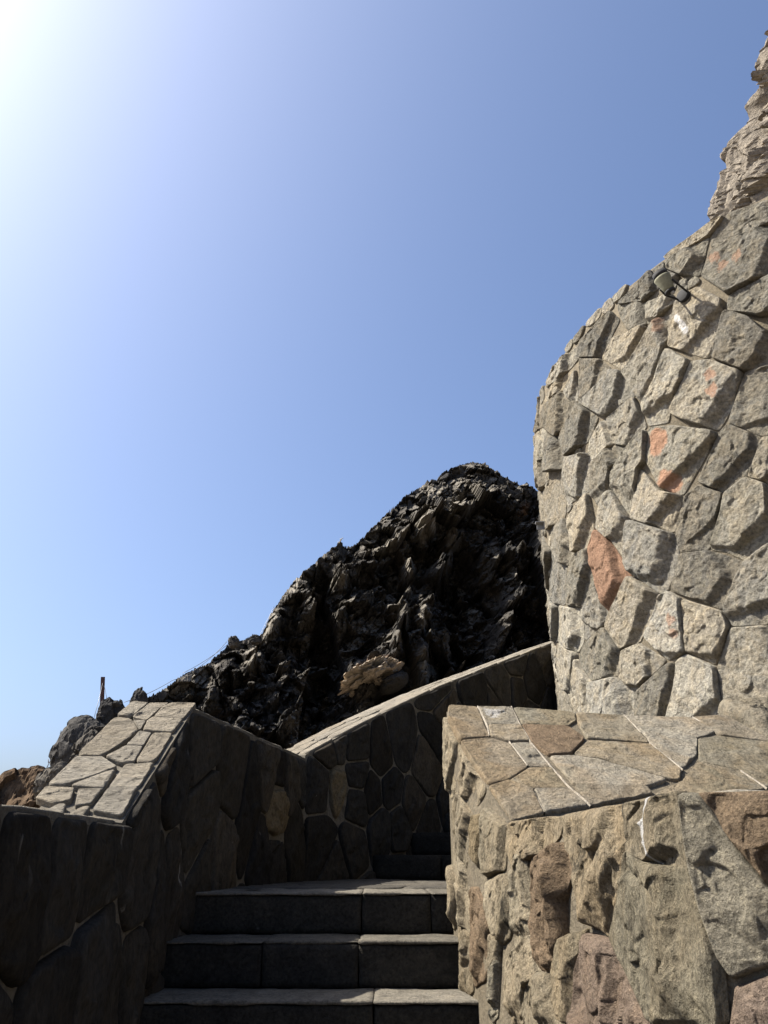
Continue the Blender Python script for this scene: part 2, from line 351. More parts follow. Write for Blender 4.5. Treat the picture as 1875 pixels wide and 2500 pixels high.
def fill_cells(dom, traced, sx, sy, jit=0.36, seed=1, keep=0.1):
    """Voronoi cells over the domain polygon, nestling against the traced outlines."""
    r = np.random.default_rng(seed); D = np.array(dom, float)
    lo, hi = D.min(0), D.max(0); S = []
    row = 0; y = lo[1] + sy / 2
    while y < hi[1] + sy / 2:
        x = lo[0] + (sx / 2 if row % 2 else 0)
        while x < hi[0] + sx / 2:
            S.append((x + r.uniform(-jit, jit) * sx, y + r.uniform(-jit, jit) * sy)); x += sx
        y += sy; row += 1
    S = np.array(S); T = []
    A = np.array([1 / sx, 1 / sy]) * min(sx, sy)
    for P in traced:
        c = centroid(P); Q = c + (P - c) * 0.86
        for i in range(len(Q)):
            a, b = Q[i], Q[(i + 1) % len(Q)]; k = max(2, int(np.linalg.norm(b - a) / 0.05))
            for t in range(k): T.append(a + (b - a) * t / k)
    T = np.array(T) if T else np.zeros((0, 2)); ok = []
    for s in S:
        if not inside(D, s): continue
        if any(inside(P, s) for P in traced): continue
        if len(T) and np.min(np.hypot(*((T - s) * A).T)) < keep: continue
        ok.append(s)
    S = np.array(ok).reshape(-1, 2); G = np.concatenate([S, T]) * A; cells = []
    for i, s in enumerate(S * A):
        R = 1.6 * max(sx * A[0], sy * A[1])
        P = [s + np.array(v) * R for v in ((-1, -1), (1, -1), (1, 1), (-1, 1))]
        d = np.hypot(*(G - s).T)
        for j in np.argsort(d)[1:60]:
            if d[j] > 2 * R or d[j] < 1e-9: continue
            n = (G[j] - s) / d[j]; P = clip_half(P, n, n @ (G[j] + s) / 2)
            if len(P) < 3: break
        if len(P) < 3: continue
        P = [p / A for p in P]
        for k in range(len(D)):
            a, b = D[k], D[(k + 1) % len(D)]; e = b - a; n = np.array([e[1], -e[0]]) * np.sign(area2(D))
            P = clip_half(P, n, n @ a)
            if len(P) < 3: break
        if len(P) >= 3 and abs(area2(np.array(P))) > 0.12 * sx * sy: cells.append(np.array(P))
    return cells

def tile_cells(dom, fixed, sx, sy, seed):
    r = np.random.default_rng(seed); D = np.array(dom, float); lo, hi = D.min(0), D.max(0); S = list(fixed); A = np.array([1 / sx, 1 / sy]) * min(sx, sy)
    row = 0; y = lo[1] + sy / 2
    while y < hi[1] + sy / 2:
        x = lo[0] + (sx / 2 if row % 2 else sx * 0.2)
        while x < hi[0] + sx / 2:
            p = np.array([x + r.uniform(-0.4, 0.4) * sx, y + r.uniform(-0.4, 0.4) * sy]); x += sx
            if inside(D, p) and (len(fixed) == 0 or np.min(np.hypot(*((np.array(fixed) - p) * A).T)) > 0.68 * min(sx, sy)): S.append(p)
        y += sy; row += 1
    G = np.array(S) * A; out = []
    for i, s in enumerate(G):
        R = 2.0 * max(sx * A[0], sy * A[1]); P = [s + np.array(v) * R for v in ((-1, -1), (1, -1), (1, 1), (-1, 1))]; d = np.hypot(*(G - s).T)
        for j in np.argsort(d)[1:40]:
            n = (G[j] - s) / d[j]; P = clip_half(P, n, n @ (G[j] + s) / 2)
            if len(P) < 3: break
        P = [p / A for p in P]
        for k in range(len(D)):
            a, b = D[k], D[(k + 1) % len(D)]; e = b - a; n = np.array([e[1], -e[0]]) * np.sign(area2(D))
            if len(P) >= 3: P = clip_half(P, n, n @ a)
        out.append(np.array(P) if len(P) >= 3 else np.array([s / A + np.array(v) * 0.02 for v in ((-1, -1), (1, -1), (1, 1), (-1, 1))]))
    return out

def stone(parent, surf, P, mat, gap=0.006, depth=0.05, edge=0.03, rough=0.012, cuts=3, cut=0.6, tilt=0.15, res=(48, 14),
          seed=0, name='stone', nscale=9.0, stain=None, lip=0.004, chip=0.5, smooth=1, lean=None, crack=0.0):
    """One stone: a star-shaped outline raised in rings with bevelled arris, broken planes and rough relief."""
    r = np.random.default_rng(seed * 7919 + 13); P = np.array(P, float)
    if area2(P) < 0: P = P[::-1]
    c = centroid(P); T, K = res; th = (np.arange(T) + 0.5) * 2 * math.pi / T
    dirs = np.stack([np.cos(th), np.sin(th)], 1); rad = np.full(T, 1e9)
    for i in range(len(P)):
        a = P[i] - c; e = P[(i + 1) % len(P)] - P[i]; le = np.linalg.norm(e)
        if le < 1e-9: continue
        den = dirs[:, 0] * e[1] - dirs[:, 1] * e[0]
        with np.errstate(divide='ignore', invalid='ignore'):
            t = (a[0] * e[1] - a[1] * e[0]) / den; s = (a[0] * dirs[:, 1] - a[1] * dirs[:, 0]) / den
        ok = (np.abs(den) > 1e-12) & (t > 0) & (s >= -1e-6) & (s <= 1 + 1e-6)
        sina = np.abs(den) / le
        rad = np.where(ok & (t < rad), np.maximum(t - gap / np.maximum(sina, 0.35), 0.3 * t), rad)
    rad = np.where(rad > 1e8, np.median(rad[rad < 1e8]), rad)
    for _ in range(smooth): rad = 0.25 * np.roll(rad, 1) + 0.5 * rad + 0.25 * np.roll(rad, -1)
    for _ in range(10):                     # no sudden steps round a concave corner
        f_ = 1 + 3.5 * 2 * math.pi / T; rad = np.minimum(rad, np.minimum(np.roll(rad, 1), np.roll(rad, -1)) * f_)
    size = math.sqrt(abs(area2(P)))
    q = np.stack([np.cos(th) * 2.2, np.sin(th) * 2.2, np.full(T, seed * 3.7)], 1)
    rad = rad * (1 + 0.02 * fbm(q, 4, 5))
    ew = min(edge, 0.22 * size)
    lin = np.linspace(0, 1, K + 1)[1:]
    sk = np.concatenate([[1.0, 1.0], 1 - (lin ** 1.35)[:-1] * 0.985])
    pts = c + (sk[:, None, None] * rad[None, :, None]) * dirs[None]; pts = pts.reshape(-1, 2)
    ds = ((1 - sk)[:, None] * rad[None, :]).ravel() * 0.9
    pts = np.concatenate([pts, c[None]]); ds = np.concatenate([ds, [rad.min()]])
    rel = (pts - c) / max(size, 1e-6)
    g0 = r.normal(0, tilt, 2)
    if lean is not None: g0 = g0 * 0.6 + np.array(lean)
    hh = depth * (0.85 + 0.3 * r.random()) + (rel @ g0) * size * 0.5
    for _ in range(cuts):
        a = r.uniform(0, 2 * math.pi) if lean is None else math.radians(r.uniform(-125, 35)); g = cut * r.uniform(0.5, 1.3); off = r.uniform(0.12, 0.42) if lean is None else r.uniform(0.22, 0.5)
        wob = 0.05 * fbm(np.concatenate([rel * 3, np.full((len(rel), 1), a * 5)], 1), 3, 17)
        hh = np.minimum(hh, depth * r.uniform(0.85, 1.2) - (rel @ np.array([math.cos(a), math.sin(a)]) - off + wob) * g * size)
    w3 = surf.at(pts, np.zeros(len(pts)))
    nz = fbm(w3 * nscale, 4, 3 + seed % 5) * rough * 1.1 + (ridged(w3 * nscale * 2.3, 3, 11) - 0.6) * rough * 0.9
    if chip: nz = nz + facet_soft(w3 * nscale * 1.1 + seed, 21, 70.0) * rough * chip * 1.8 + facet_soft(w3 * nscale * 3.1 + seed, 24, 50.0) * rough * chip * 0.5
    if crack:                              # split lines and pits
        wj = w3 * 5.0 + 0.35 * np.stack([fbm(w3 * 7, 2, 61), fbm(w3 * 7, 2, 62), fbm(w3 * 7, 2, 63)], 1); wj[:, 2] *= 0.6
        e1, e2, _ = worley(wj + seed, 33); nz = nz - crack * sstep(0.10, 0.0, e2 - e1) * sstep(-0.1, 0.25, fbm(w3 * 4 + 3, 2, 66))
    hh = np.maximum(hh, lip + 0.004) + nz
    prof = np.clip(ds / ew, 0, 1); prof = np.sqrt(np.clip(1 - (1 - prof) ** 2, 0, 1))
    hh = hh - nz * (1 - np.clip(ds / (2.2 * ew), 0, 1))
    h = lip + (np.maximum(hh, lip) - lip) * prof
    h[:T] = -0.02
    W = surf.at(pts, h); ctr = W.mean(0)
    n = len(sk); Q = grid_quads(n, T, True); last = (n - 1) * T
    tri = np.stack([last + np.arange(T), last + (np.arange(T) + 1) % T, np.full(T, n * T)], 1)
    u = surf.at(np.array([[c[0] + 1e-3, c[1]], [c[0], c[1] + 1e-3], c]), np.zeros(3))
    outw = surf.at(c[None], np.array([0.1]))[0] - u[2]
    if np.cross(u[0] - u[2], u[1] - u[2]) @ outw < 0: Q = Q[:, ::-1]; tri = tri[:, ::-1]
    me = mesh_np(name, W - ctr, Q, tri)
    if stain:
        for an, fn in stain: set_attr(me, an, fn(pts, w3))
    return link(name, me, mat, parent, ctr)

def rough_box(name, x0, x1, y0, y1, z0, z1, mat, parent, res=0.03, rnd=0.012, amp=0.004, seed=0, xf=None):
    """A hewn block: grid box with rounded arris and uneven faces."""
    V = []; F = []; S = np.array([x1 - x0, y1 - y0, z1 - z0]); n = np.maximum(2, np.round(S / res).astype(int)); n = np.minimum(n, 60)
    idx = {}
    def add(i, j, k):
        key = (i, j, k)
        if key not in idx: idx[key] = len(V); V.append((i / n[0], j / n[1], k / n[2]))
        return idx[key]
    for ax in range(3):
        b, c = (ax + 1) % 3, (ax + 2) % 3
        for side in (0, n[ax]):
            for i in range(n[b]):
                for j in range(n[c]):
                    q = []
                    for di, dj in ((0, 0), (1, 0), (1, 1), (0, 1)):
                        t = [0, 0, 0]; t[ax] = side; t[b] = i + di; t[c] = j + dj; q.append(add(*t))
                    F.append(q if side else q[::-1])
    V = np.array(V); p = V * S; cc = np.clip(p, rnd, S - rnd); d = p - cc; L = np.linalg.norm(d, axis=1, keepdims=True)
    p = np.where(L > 1e-9, cc + d / np.maximum(L, 1e-9) * np.minimum(L, rnd), p) + np.array([x0, y0, z0])
    nrm = (V - 0.5); nrm /= np.maximum(np.linalg.norm(nrm, axis=1, keepdims=True), 1e-9)
    p = p + nrm * (fbm(p * 9 + seed, 4, seed) * amp * 1.6)[:, None]
    if xf is not None: p = xf(p)
    ctr = p.mean(0); me = mesh_np(name, p - ctr, np.array(F))
    return link(name, me, mat, parent, ctr)

# ================================================================== ground
gm = poly_mesh('ground', [(-2500, -2500, 0), (2500, -2500, 0), (2500, 2500, 0), (-2500, 2500, 0)], [(0, 1, 2, 3)])
tag(link('ground', gm, M['ground']), kind='structure')

# ================================================================== dark hill
def interp(pts, x): return np.interp(x, [p[0] for p in pts], [p[1] for p in pts])
SIL = [(-700, 1900), (-300, 1830), (-60, 1740), (60, 1690), (130, 1655), (200, 1615), (262, 1560), (290, 1535), (320, 1505), (345, 1492), (372, 1478), (400, 1456), (420, 1448), (440, 1440), (465, 1420),
       (485, 1400), (497, 1385), (508, 1377), (516, 1383), (530, 1384), (545, 1374), (556, 1381), (566, 1371), (576, 1350), (583, 1330), (592, 1316), (612, 1288), (640, 1250), (660, 1233), (690, 1206), (712, 1187),
       (725, 1182), (733, 1170), (741, 1181), (758, 1181), (772, 1170), (792, 1152), (815, 1130), (832, 1113), (850, 1098), (872, 1078), (890, 1062), (910, 1046), (925, 1040), (942, 1036), (952, 1026), (964, 1020), (985, 1009), (1008, 1000),
       (1022, 996), (1038, 999), (1052, 1006), (1070, 1016), (1090, 1031), (1108, 1041), (1125, 1045), (1148, 1050), (1180, 1068), (1300, 1140), (1500, 1290), (1750, 1480), (2100, 1800)]
def polyline_field(px, py, line, width):
    best = np.full(len(px), 1e9)
    for (x0, y0), (x1, y1) in zip(line[:-1], line[1:]):
        dx, dy = x1 - x0, y1 - y0; t = np.clip(((px - x0) * dx + (py - y0) * dy) / (dx * dx + dy * dy), 0, 1)
        best = np.minimum(best, np.hypot(px - x0 - t * dx, py - y0 - t * dy))
    return np.clip(1 - best / (1.7 * width), 0, 1) ** 1.3
def hill():
    xs = np.concatenate([np.linspace(-700, 100, 60), np.linspace(100, 1230, 700)[1:], np.linspace(1230, 2100, 60)[1:]])
    y_s = interp(SIL, xs) + 2.0 * (np.random.default_rng(3).random(len(xs)) - 0.5) * 2.2
    n = len(xs); ts = np.concatenate([np.linspace(0, 0.25, 20), np.linspace(0.25, 1, 410)[1:], np.linspace(1, 1.6, 24)[1:]])
    az = []; te = []
    for x, y in zip(xs, y_s):
        d = ray(*disp(x, y)); az.append(math.atan2(d[0], d[1])); te.append(max(d[2] / math.hypot(d[0], d[1]), -0.02))
    az = np.array(az); te = np.array(te)
    Db = np.interp(xs, [-700, 0, 500, 1200, 2100], [11, 11.6, 13.0, 16.0, 19.0])
    lean = 0.30; Dc = (Db + lean * E) / (1 - lean * te); hc = Dc * te + E
    rows = []
    for t in ts:
        tt = min(t, 1.0)
        D = Db + (Dc - Db) * (tt ** 1.25); z = hc * tt
        if t > 1: D = D + (t - 1) * 9; z = hc * (1 - ((t - 1) / 0.6) ** 1.4 * 0.9)
        rows.append(np.stack([np.sin(az) * D, np.cos(az) * D, z], 1))
    P = np.array(rows).reshape(-1, 3)
    tgrid = np.repeat(ts, n)
    dv = np.stack([P[:, 0], P[:, 1], P[:, 2] - E], 1); dv /= np.linalg.norm(dv, axis=1, keepdims=True)
    nrm = -dv * 0.75 + np.array([0.12, -0.35, 0.15]); nrm /= np.linalg.norm(nrm, axis=1, keepdims=True)
    px, py = project(P)
    c, s = math.cos(0.85), math.sin(0.85)
    a = P[:, 0] * c + P[:, 2] * s; b = -P[:, 0] * s + P[:, 2] * c        # along and across the dipping beds
    warp = np.stack([fbm(P * 0.7, 3, 40 + q) for q in range(3)], 1)
    Pw = P + warp * 0.05
    aw = Pw[:, 0] * c + Pw[:, 2] * s; bw = -Pw[:, 0] * s + Pw[:, 2] * c
    Q = np.stack([aw * 0.5, Pw[:, 1] * 0.7, bw * 0.85], 1)
    V3 = np.stack([Pw[:, 0] * 0.9, Pw[:, 1] * 0.6, Pw[:, 2] * 0.28], 1)   # upright ribs
    d0 = facet(V3 * 0.85, 55); d1 = facet(Q * 1.5, 60); d2 = facet(Q * 3.8, 70); d3 = facet(Q * 8.5, 80); d5 = facet(P * 15, 77)
    def saw(f, sd):                        # ledges: overhanging faces with narrow shelves turned to the upper left
        ph = bw * f + 0.9 * fbm(np.stack([aw * 0.5, Pw[:, 1] * 0.5, bw * 0.8], 1), 3, sd); fr = ph - np.floor(ph); jit = _h(np.floor(ph).astype(np.int64), np.floor(aw * f * 0.45 + sd).astype(np.int64), np.zeros(len(ph), np.int64), sd)
        return (np.where(fr < 0.7, fr / 0.7, (1 - fr) / 0.3)) * (0.25 + 0.75 * jit)
    g1, g2, _ = worley(Q * 1.1 + 5, 64); crack = -sstep(0.14, 0.0, g2 - g1)
    disp_ = d0 * 1.15 + d1 * 0.85 + d2 * 0.42 + d3 * 0.20 + d5 * 0.07 + saw(0.8, 90) * 0.34 + saw(2.3, 95) * 0.2 * (0.3 + 0.7 * sstep(1.0, 0.8, tgrid)) + crack * 0.2
    ribs = (1.0 * polyline_field(px, py, [(930, 1130), (905, 1165), (880, 1215), (852, 1300), (838, 1380), (826, 1440)], 26)
            + 0.8 * polyline_field(px, py, [(735, 1255), (790, 1215), (850, 1175), (905, 1145)], 22)
            + 0.8 * polyline_field(px, py, [(968, 1180), (935, 1260), (905, 1330), (895, 1400), (900, 1500)], 17)
            + 1.0 * polyline_field(px, py, [(655, 1240), (610, 1310), (560, 1400), (533, 1460)], 16)
            + 0.7 * polyline_field(px, py, [(1000, 1090), (960, 1180), (935, 1240)], 22)
            + 0.7 * polyline_field(px, py, [(1120, 1200), (1090, 1290), (1075, 1380)], 20)
            - 1.2 * polyline_field(px, py, [(1000, 1230), (1010, 1340), (1000, 1450)], 45)
            - 1.0 * polyline_field(px, py, [(1075, 1300), (1120, 1400)], 40)
            - 1.0 * polyline_field(px, py, [(700, 1300), (680, 1400), (700, 1500)], 50)
            - 0.6 * polyline_field(px, py, [(560, 1440), (500, 1500)], 25))
    disp_ = disp_ + ribs * (0.8 + 1.1 * facet(P * 1.9, 58))
    taper = np.where(tgrid <= 1, 0.16 + 0.84 * sstep(1.0, 0.86, tgrid), 0.16 + 0.3 * sstep(1.0, 1.2, tgrid)) * sstep(0, 0.1, tgrid)
    fine = (d2 * 0.3 + d3 * 0.2) * sstep(0.8, 1.0, tgrid) * 0.6
    P2 = P + nrm * (disp_ * taper + fine)[:, None]
    me = mesh_np('hill', P2, grid_quads(len(ts), n), smooth=False)
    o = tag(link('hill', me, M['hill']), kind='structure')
    bl = fbm(P * 2.5, 4, 90)
    set_attr(me, 'st_orange', np.clip(polyline_field(px, py, [(772, 1478), (800, 1462), (830, 1475)], 17) * 1.5 * sstep(-0.25, 0.2, bl) + polyline_field(px, py, [(1140, 1102), (1156, 1108)], 14) * sstep(-0.2, 0.3, bl), 0, 0.95))
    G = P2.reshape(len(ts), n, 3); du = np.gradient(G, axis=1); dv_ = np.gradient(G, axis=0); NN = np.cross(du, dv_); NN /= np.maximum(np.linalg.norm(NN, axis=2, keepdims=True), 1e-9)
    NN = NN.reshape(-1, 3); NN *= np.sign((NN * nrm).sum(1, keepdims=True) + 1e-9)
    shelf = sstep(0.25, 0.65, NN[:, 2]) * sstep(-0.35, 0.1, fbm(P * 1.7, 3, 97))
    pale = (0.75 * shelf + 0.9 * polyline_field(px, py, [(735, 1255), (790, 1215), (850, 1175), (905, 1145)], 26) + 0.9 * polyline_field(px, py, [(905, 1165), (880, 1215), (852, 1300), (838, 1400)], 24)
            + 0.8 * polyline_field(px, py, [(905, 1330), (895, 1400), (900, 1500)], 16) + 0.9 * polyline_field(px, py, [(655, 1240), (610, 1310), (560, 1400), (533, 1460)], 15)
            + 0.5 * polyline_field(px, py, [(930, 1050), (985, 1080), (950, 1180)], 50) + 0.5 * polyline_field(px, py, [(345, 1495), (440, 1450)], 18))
    set_attr(me, 'st_pale', np.clip(pale * sstep(-0.35, 0.35, bl), 0, 0.75))  # painted sunlight: lighter tone on upward shelves and along traced sunlit ribs
    return o
HILL = hill()


# brown bank at the left edge
def bank():
    xs = np.linspace(-420, 190, 150)
    sil = [(-420, 1790), (-200, 1740), (-60, 1712), (-15, 1690), (8, 1668), (28, 1660), (45, 1650), (62, 1653), (82, 1648), (98, 1653), (112, 1672), (140, 1720), (190, 1800)]
    ys = interp(sil, xs); ts = np.linspace(0, 1.4, 90); rows = []
    for t in ts:
        r = []
        for x, y in zip(xs, ys):
            d = ray(*disp(x, y)); hz = math.hypot(d[0], d[1]); D = 9.2; Dc = 11.0; z = Dc * d[2] / hz + E; tt = min(t, 1)
            Dt = D + (Dc - D) * tt + max(0, t - 1) * 4; zz = z * tt ** 0.8 - max(0, t - 1) * 3
            r.append((d[0] / hz * Dt, d[1] / hz * Dt, zz))
        rows.append(r)
    P = np.array(rows).reshape(-1, 3); tg = np.repeat(ts, len(xs))
    k = (facet(P * 2.2, 130) * 0.28 + facet(P * 6, 131) * 0.10 + (ridged(P * 7, 3, 132) - 0.6) * 0.1) * np.where(tg < 1, 0.25 + 0.75 * sstep(1, 0.8, tg), 0.25) * sstep(0, 0.1, tg)
    P = P + np.array([0.2, -0.8, 0.4]) * k[:, None]
    me = mesh_np('slope', P, grid_quads(len(ts), len(xs)), smooth=False)
    tag(link('slope', me, M['bank']), kind='structure')
bank()

def boulder(name, x, y, w, h, D, mat, label, cat, seed, depth=1.0, flat=0.0, tilt=0.0, amp=0.16, group=None, sub=48):
    """A loose rock whose middle is seen at (x, y) in the 1659 wide view, w x h there, at distance D."""
    d = ray(*disp(x, y)); d = d / np.linalg.norm(d); C = np.array([0, 0, E]) + d * D
    sc = D * (d[1] * CP + d[2] * SP) / (FN * 1659)
    th = np.linspace(0, math.pi, sub); ph = np.linspace(0, 2 * math.pi, sub * 2, endpoint=False)
    U = np.stack([np.outer(np.sin(th), np.cos(ph)), np.outer(np.sin(th), np.sin(ph)), np.outer(np.cos(th), np.ones(len(ph)))], -1).reshape(-1, 3)
    U = np.sign(U) * np.abs(U) ** 0.85
    r = 1 + amp * facet(U * 1.5 + seed, 200 + seed) + amp * 0.5 * facet(U * 3.6 + seed, 210) + amp * 0.35 * (ridged(U * 5 + seed, 3, 220) - 0.6)
    V = U * r[:, None] * np.array([w * sc / 2, w * sc / 2 * depth, h * sc / 2])
    ct, s_ = math.cos(tilt), math.sin(tilt); V = np.stack([V[:, 0] * ct - V[:, 2] * s_, V[:, 1], V[:, 0] * s_ + V[:, 2] * ct], 1)
    me = mesh_np(name, V, grid_quads(sub, sub * 2, True), smooth=False)
    return tag(link(name, me, mat, None, C), label, cat, group)

# ================================================================== round tower
TAZ = math.radians(38.0); TH = 4.6
TC = np.array([math.sin(TAZ), math.cos(TAZ)]) * 1.968 * TH; TR = 0.856 * TH - 0.05
tower = thing('stone_tower', (TC[0], TC[1], 0), 'round tower of irregular grey and tan rubble stones rising over the stairs', 'tower')
cyl = Cyl(TC, TR)
def cyl_mesh():
    a = np.linspace(0, 2 * math.pi, 241)[:-1]; zs = [0, E + 0.6, E + 2, E + 3.2, E + TH - 0.06, E + TH - 0.01]; rr = [0, 0, 0, 0, 0, -0.05]
    V = [(TC[0] + (TR + q) * math.cos(t), TC[1] + (TR + q) * math.sin(t), z) for z, q in zip(zs, rr) for t in a]
    F = [tuple(f) for f in grid_quads(len(zs), len(a), True)] + [tuple(range(len(V) - len(a), len(V)))]
    me = poly_mesh('mortar_core', np.array(V) - np.array([TC[0], TC[1], 0]), F, True); return me
link('mortar_core', cyl_mesh(), M['mortar'], tower, (TC[0], TC[1], 0))
TL = [
 [(535,1025),(620,1085),(770,1310),(625,1575),(555,1380),(488,1140)],
 [(760,965),(1030,1050),(1060,1180),(1000,1410),(945,1430),(775,1310),(735,1240),(750,1000)],
 [(870,370),(1040,360),(1310,400),(1240,560),(1100,800),(965,775),(860,600)],
 [(830,620),(960,780),(1095,805),(1040,1040),(765,960),(790,720)],
 [(1190,740),(1350,800),(1250,1150),(1070,1165),(1040,1050),(1100,820)],
 [(1500,700),(1640,740),(1660,1100),(1490,1220),(1370,1170),(1260,1150),(1340,900),(1370,790)],
 [(1370,350),(1590,440),(1500,690),(1360,790),(1210,730),(1240,620),(1320,420)],
 [(1600,440),(1760,430),(1760,740),(1640,740),(1510,690)],
 [(1080,1180),(1270,1160),(1480,1225),(1430,1330),(1350,1540),(1010,1410),(1050,1240)],
 [(1490,1230),(1660,1110),(1790,1110),(1790,1620),(1390,1635),(1360,1530),(1430,1340)],
 [(1010,1415),(1085,1455),(1120,1810),(1010,1850),(830,1700),(920,1530),(950,1440)],
 [(1085,1460),(1350,1550),(1390,1650),(1310,1890),(1130,1805)],
 [(780,1315),(950,1440),(900,1560),(820,1740),(700,1785),(605,1635),(640,1570)],
 [(485,1150),(550,1375),(480,1470),(465,1520),(350,1500),(360,1280),(420,1180)],
 [(550,1375),(625,1580),(600,1640),(470,1720),(468,1540)],
 [(300,1500),(465,1520),(460,1740),(425,1810),(300,1740)],
 [(600,1640),(695,1790),(680,1960),(520,1990),(435,1880),(440,1790),(470,1740)],
 [(710,1790),(820,1740),(985,1865),(880,1960),(790,2050),(690,1950)],
 [(520,2000),(690,1960),(790,2060),(790,2290),(520,2290)],
 [(795,2060),(985,1890),(1060,1850),(1050,2000),(1000,2290),(790,2290)],
 [(1065,1850),(1130,1810),(1300,1890),(1335,2130),(1310,2290),(1000,2290),(1050,2020)],
 [(1400,1640),(1790,1630),(1790,2190),(1480,2180),(1340,2120),(1310,1890)],
 [(290,1740),(425,1815),(390,2080),(300,2010),(285,1870)],
 [(430,1815),(435,1890),(515,1990),(515,2290),(395,2290),(395,2060)],
 [(270,1960),(385,2085),(390,2290),(265,2290)],
 [(235,1460),(300,1505),(295,1740),(245,1730)],
 [(260,1160),(350,1250),(345,1500),(300,1500),(240,1450),(250,1300)],
 [(180,1050),(255,1160),(240,1450),(205,1440)],
 [(250,1030),(350,950),(400,1170),(360,1250),(265,1150)],
 [(355,940),(490,800),(535,1010),(485,1135),(400,1170)],
 [(590,790),(640,780),(760,960),(735,1220),(620,1075),(540,1010),(555,890)],
 [(870,390),(860,600),(820,640),(770,940),(640,770),(650,650),(750,500)],
 [(540,590),(660,490),(745,505),(650,640),(635,750),(550,880),(505,770)],
 [(360,570),(490,530),(520,590),(500,780),(350,880),(345,640)],
 [(150,790),(215,780),(340,650),(350,880),(345,950),(240,1025),(160,980)],
 [(600,320),(650,480),(525,590),(490,540),(510,450)],
 [(610,310),(790,180),(855,370),(740,500),(660,480)],
 [(420,215),(560,310),(495,470),(360,560),(310,440)],
 [(220,230),(325,160),(400,220),(310,430),(205,350)],
 [(440,210),(560,100),(640,0),(690,10),(840,235),(790,180),(600,310)],
 [(1000,-126),(1148,-46),(1100,80),(1000,280),(1085,330),(870,355),(840,235),(930,80)],
 [(1150,-40),(1300,-50),(1480,30),(1400,260),(1340,390),(1090,335),(1005,280),(1100,80)],
 [(1485,25),(1640,-20),(1800,-40),(1800,430),(1590,430),(1380,345),(1410,240)],
 [(130,290),(205,250),(210,370),(130,430)],
 [(115,500),(205,380),(230,420),(225,560),(130,640)],
 [(230,400),(305,440),(355,560),(340,640),(230,660),(225,540)],
 [(130,650),(225,580),(225,700),(205,780),(145,760)],
 [(330,140),(420,10),(430,200),(385,215)],
 [(215,190),(330,40),(410,0),(330,140),(215,230)],
]
TU = [
 [(1295,1110),(1690,1030),(1690,1180),(1200,1370),(1195,1290)],
 [(1190,1380),(1690,1180),(1690,1480),(1300,1650),(1250,1620),(1140,1540)],
 [(930,1440),(1185,1320),(1130,1540),(1010,1530),(930,1490)],
 [(920,1440),(900,1380),(1290,1130),(1195,1290)],
 [(840,1490),(910,1440),(930,1500),(1020,1540),(980,1640),(900,1600)],
 [(1300,1660),(1690,1500),(1690,1730),(1500,1790),(1290,1740)],
 [(990,1690),(1130,1600),(1280,1680),(1270,1780),(1190,2040),(940,1960),(980,1750)],
 [(1290,1750),(1440,1790),(1540,1880),(1690,1850),(1690,2040),(1530,2080),(1400,2110),(1200,2040)],
 [(890,1790),(970,1760),(940,1930),(860,2150),(784,2306),(680,2110),(700,2080),(800,1930)],
 [(800,1700),(960,1640),(980,1690),(890,1790),(820,1830)],
 [(620,1700),(790,1640),(800,1830),(710,1870),(660,1790)],
 [(600,1900),(720,1880),(830,1830),(800,1930),(690,2110),(650,2090),(540,2030)],
 [(700,1650),(840,1500),(890,1600),(790,1690),(640,1720)],
 [(420,1930),(600,1740),(650,1800),(540,2020),(415,2010)],
 [(250,2100),(400,1950),(410,2030),(290,2170),(200,2212)],
 [(415,2040),(540,2040),(605,2095),(529,2193),(415,2287)],
]
tpx = [crop(p, 1250, 900, 2.6016) for p in TL] + [crop(p, 1250, 50, 2.4576) for p in TU]
tpx = snap(tpx, 13)
TP = []
for p in tpx:
    q = np.array([cyl.hit(*v) for v in p]); q[:, 1] = np.minimum(q[:, 1], E + TH - 0.01); TP.append(q)
def px_blob(surf, pts, rad, noise=0.3, al=0.8):    # stain with its own shape, in surface metres
    C = [surf.hit(*p) for p in pts]
    def f(p, w):
        d = np.min([np.hypot(*(p - c).T) for c in C], axis=0) if len(C) else 9
        return np.clip(sstep(1.05, 0.8, d / rad + noise * 2.2 * fbm(w * 22, 5, 300, 0.65)), 0, 1) * al
    return f
def px_line(surf, pts, rad, noise=0.4):
    C = np.array([surf.hit(*p) for p in pts])
    def f(p, w):
        best = np.full(len(p), 9.0)
        for a, b in zip(C[:-1], C[1:]):
            e = b - a; t = np.clip(((p - a) @ e) / (e @ e), 0, 1); best = np.minimum(best, np.hypot(*(p - a - t[:, None] * e).T))
        return sstep(1.0, 0.55, best / rad + noise * fbm(w * 25, 4, 310))
    return f
T4 = lambda *pts: crop(pts, 1250, 900, 2.6016)
T5 = lambda *pts: crop(pts, 1250, 50, 2.4576)
tst = {2: [('st_orange', lambda p, w: np.maximum(px_blob(cyl, T4((920, 430), (930, 500), (960, 450)), 0.075)(p, w), px_blob(cyl, T4((990, 720), (1040, 740), (1000, 700)), 0.07)(p, w)))],
       len(TL) + 1: [('st_orange', px_blob(cyl, T5((1230, 1435), (1375, 1425), (1290, 1480)), 0.05, 0.5, 0.45))],
       len(TL) + 6: [('st_white', px_line(cyl, T5((1005, 1790), (1060, 1870)), 0.03, 0.6))],
       41: [('st_orange', px_blob(cyl, T4((1290, 60), (1310, 150)), 0.055, 0.4, 0.6))],
       10: [('st_orange', px_blob(cyl, T4((1070, 1690), (1045, 1600)), 0.04, 0.5, 0.5))],
       len(TL) + 8: [('st_orange', px_blob(cyl, T5((900, 1810), (905, 1850)), 0.045, 0.4, 0.5))]}
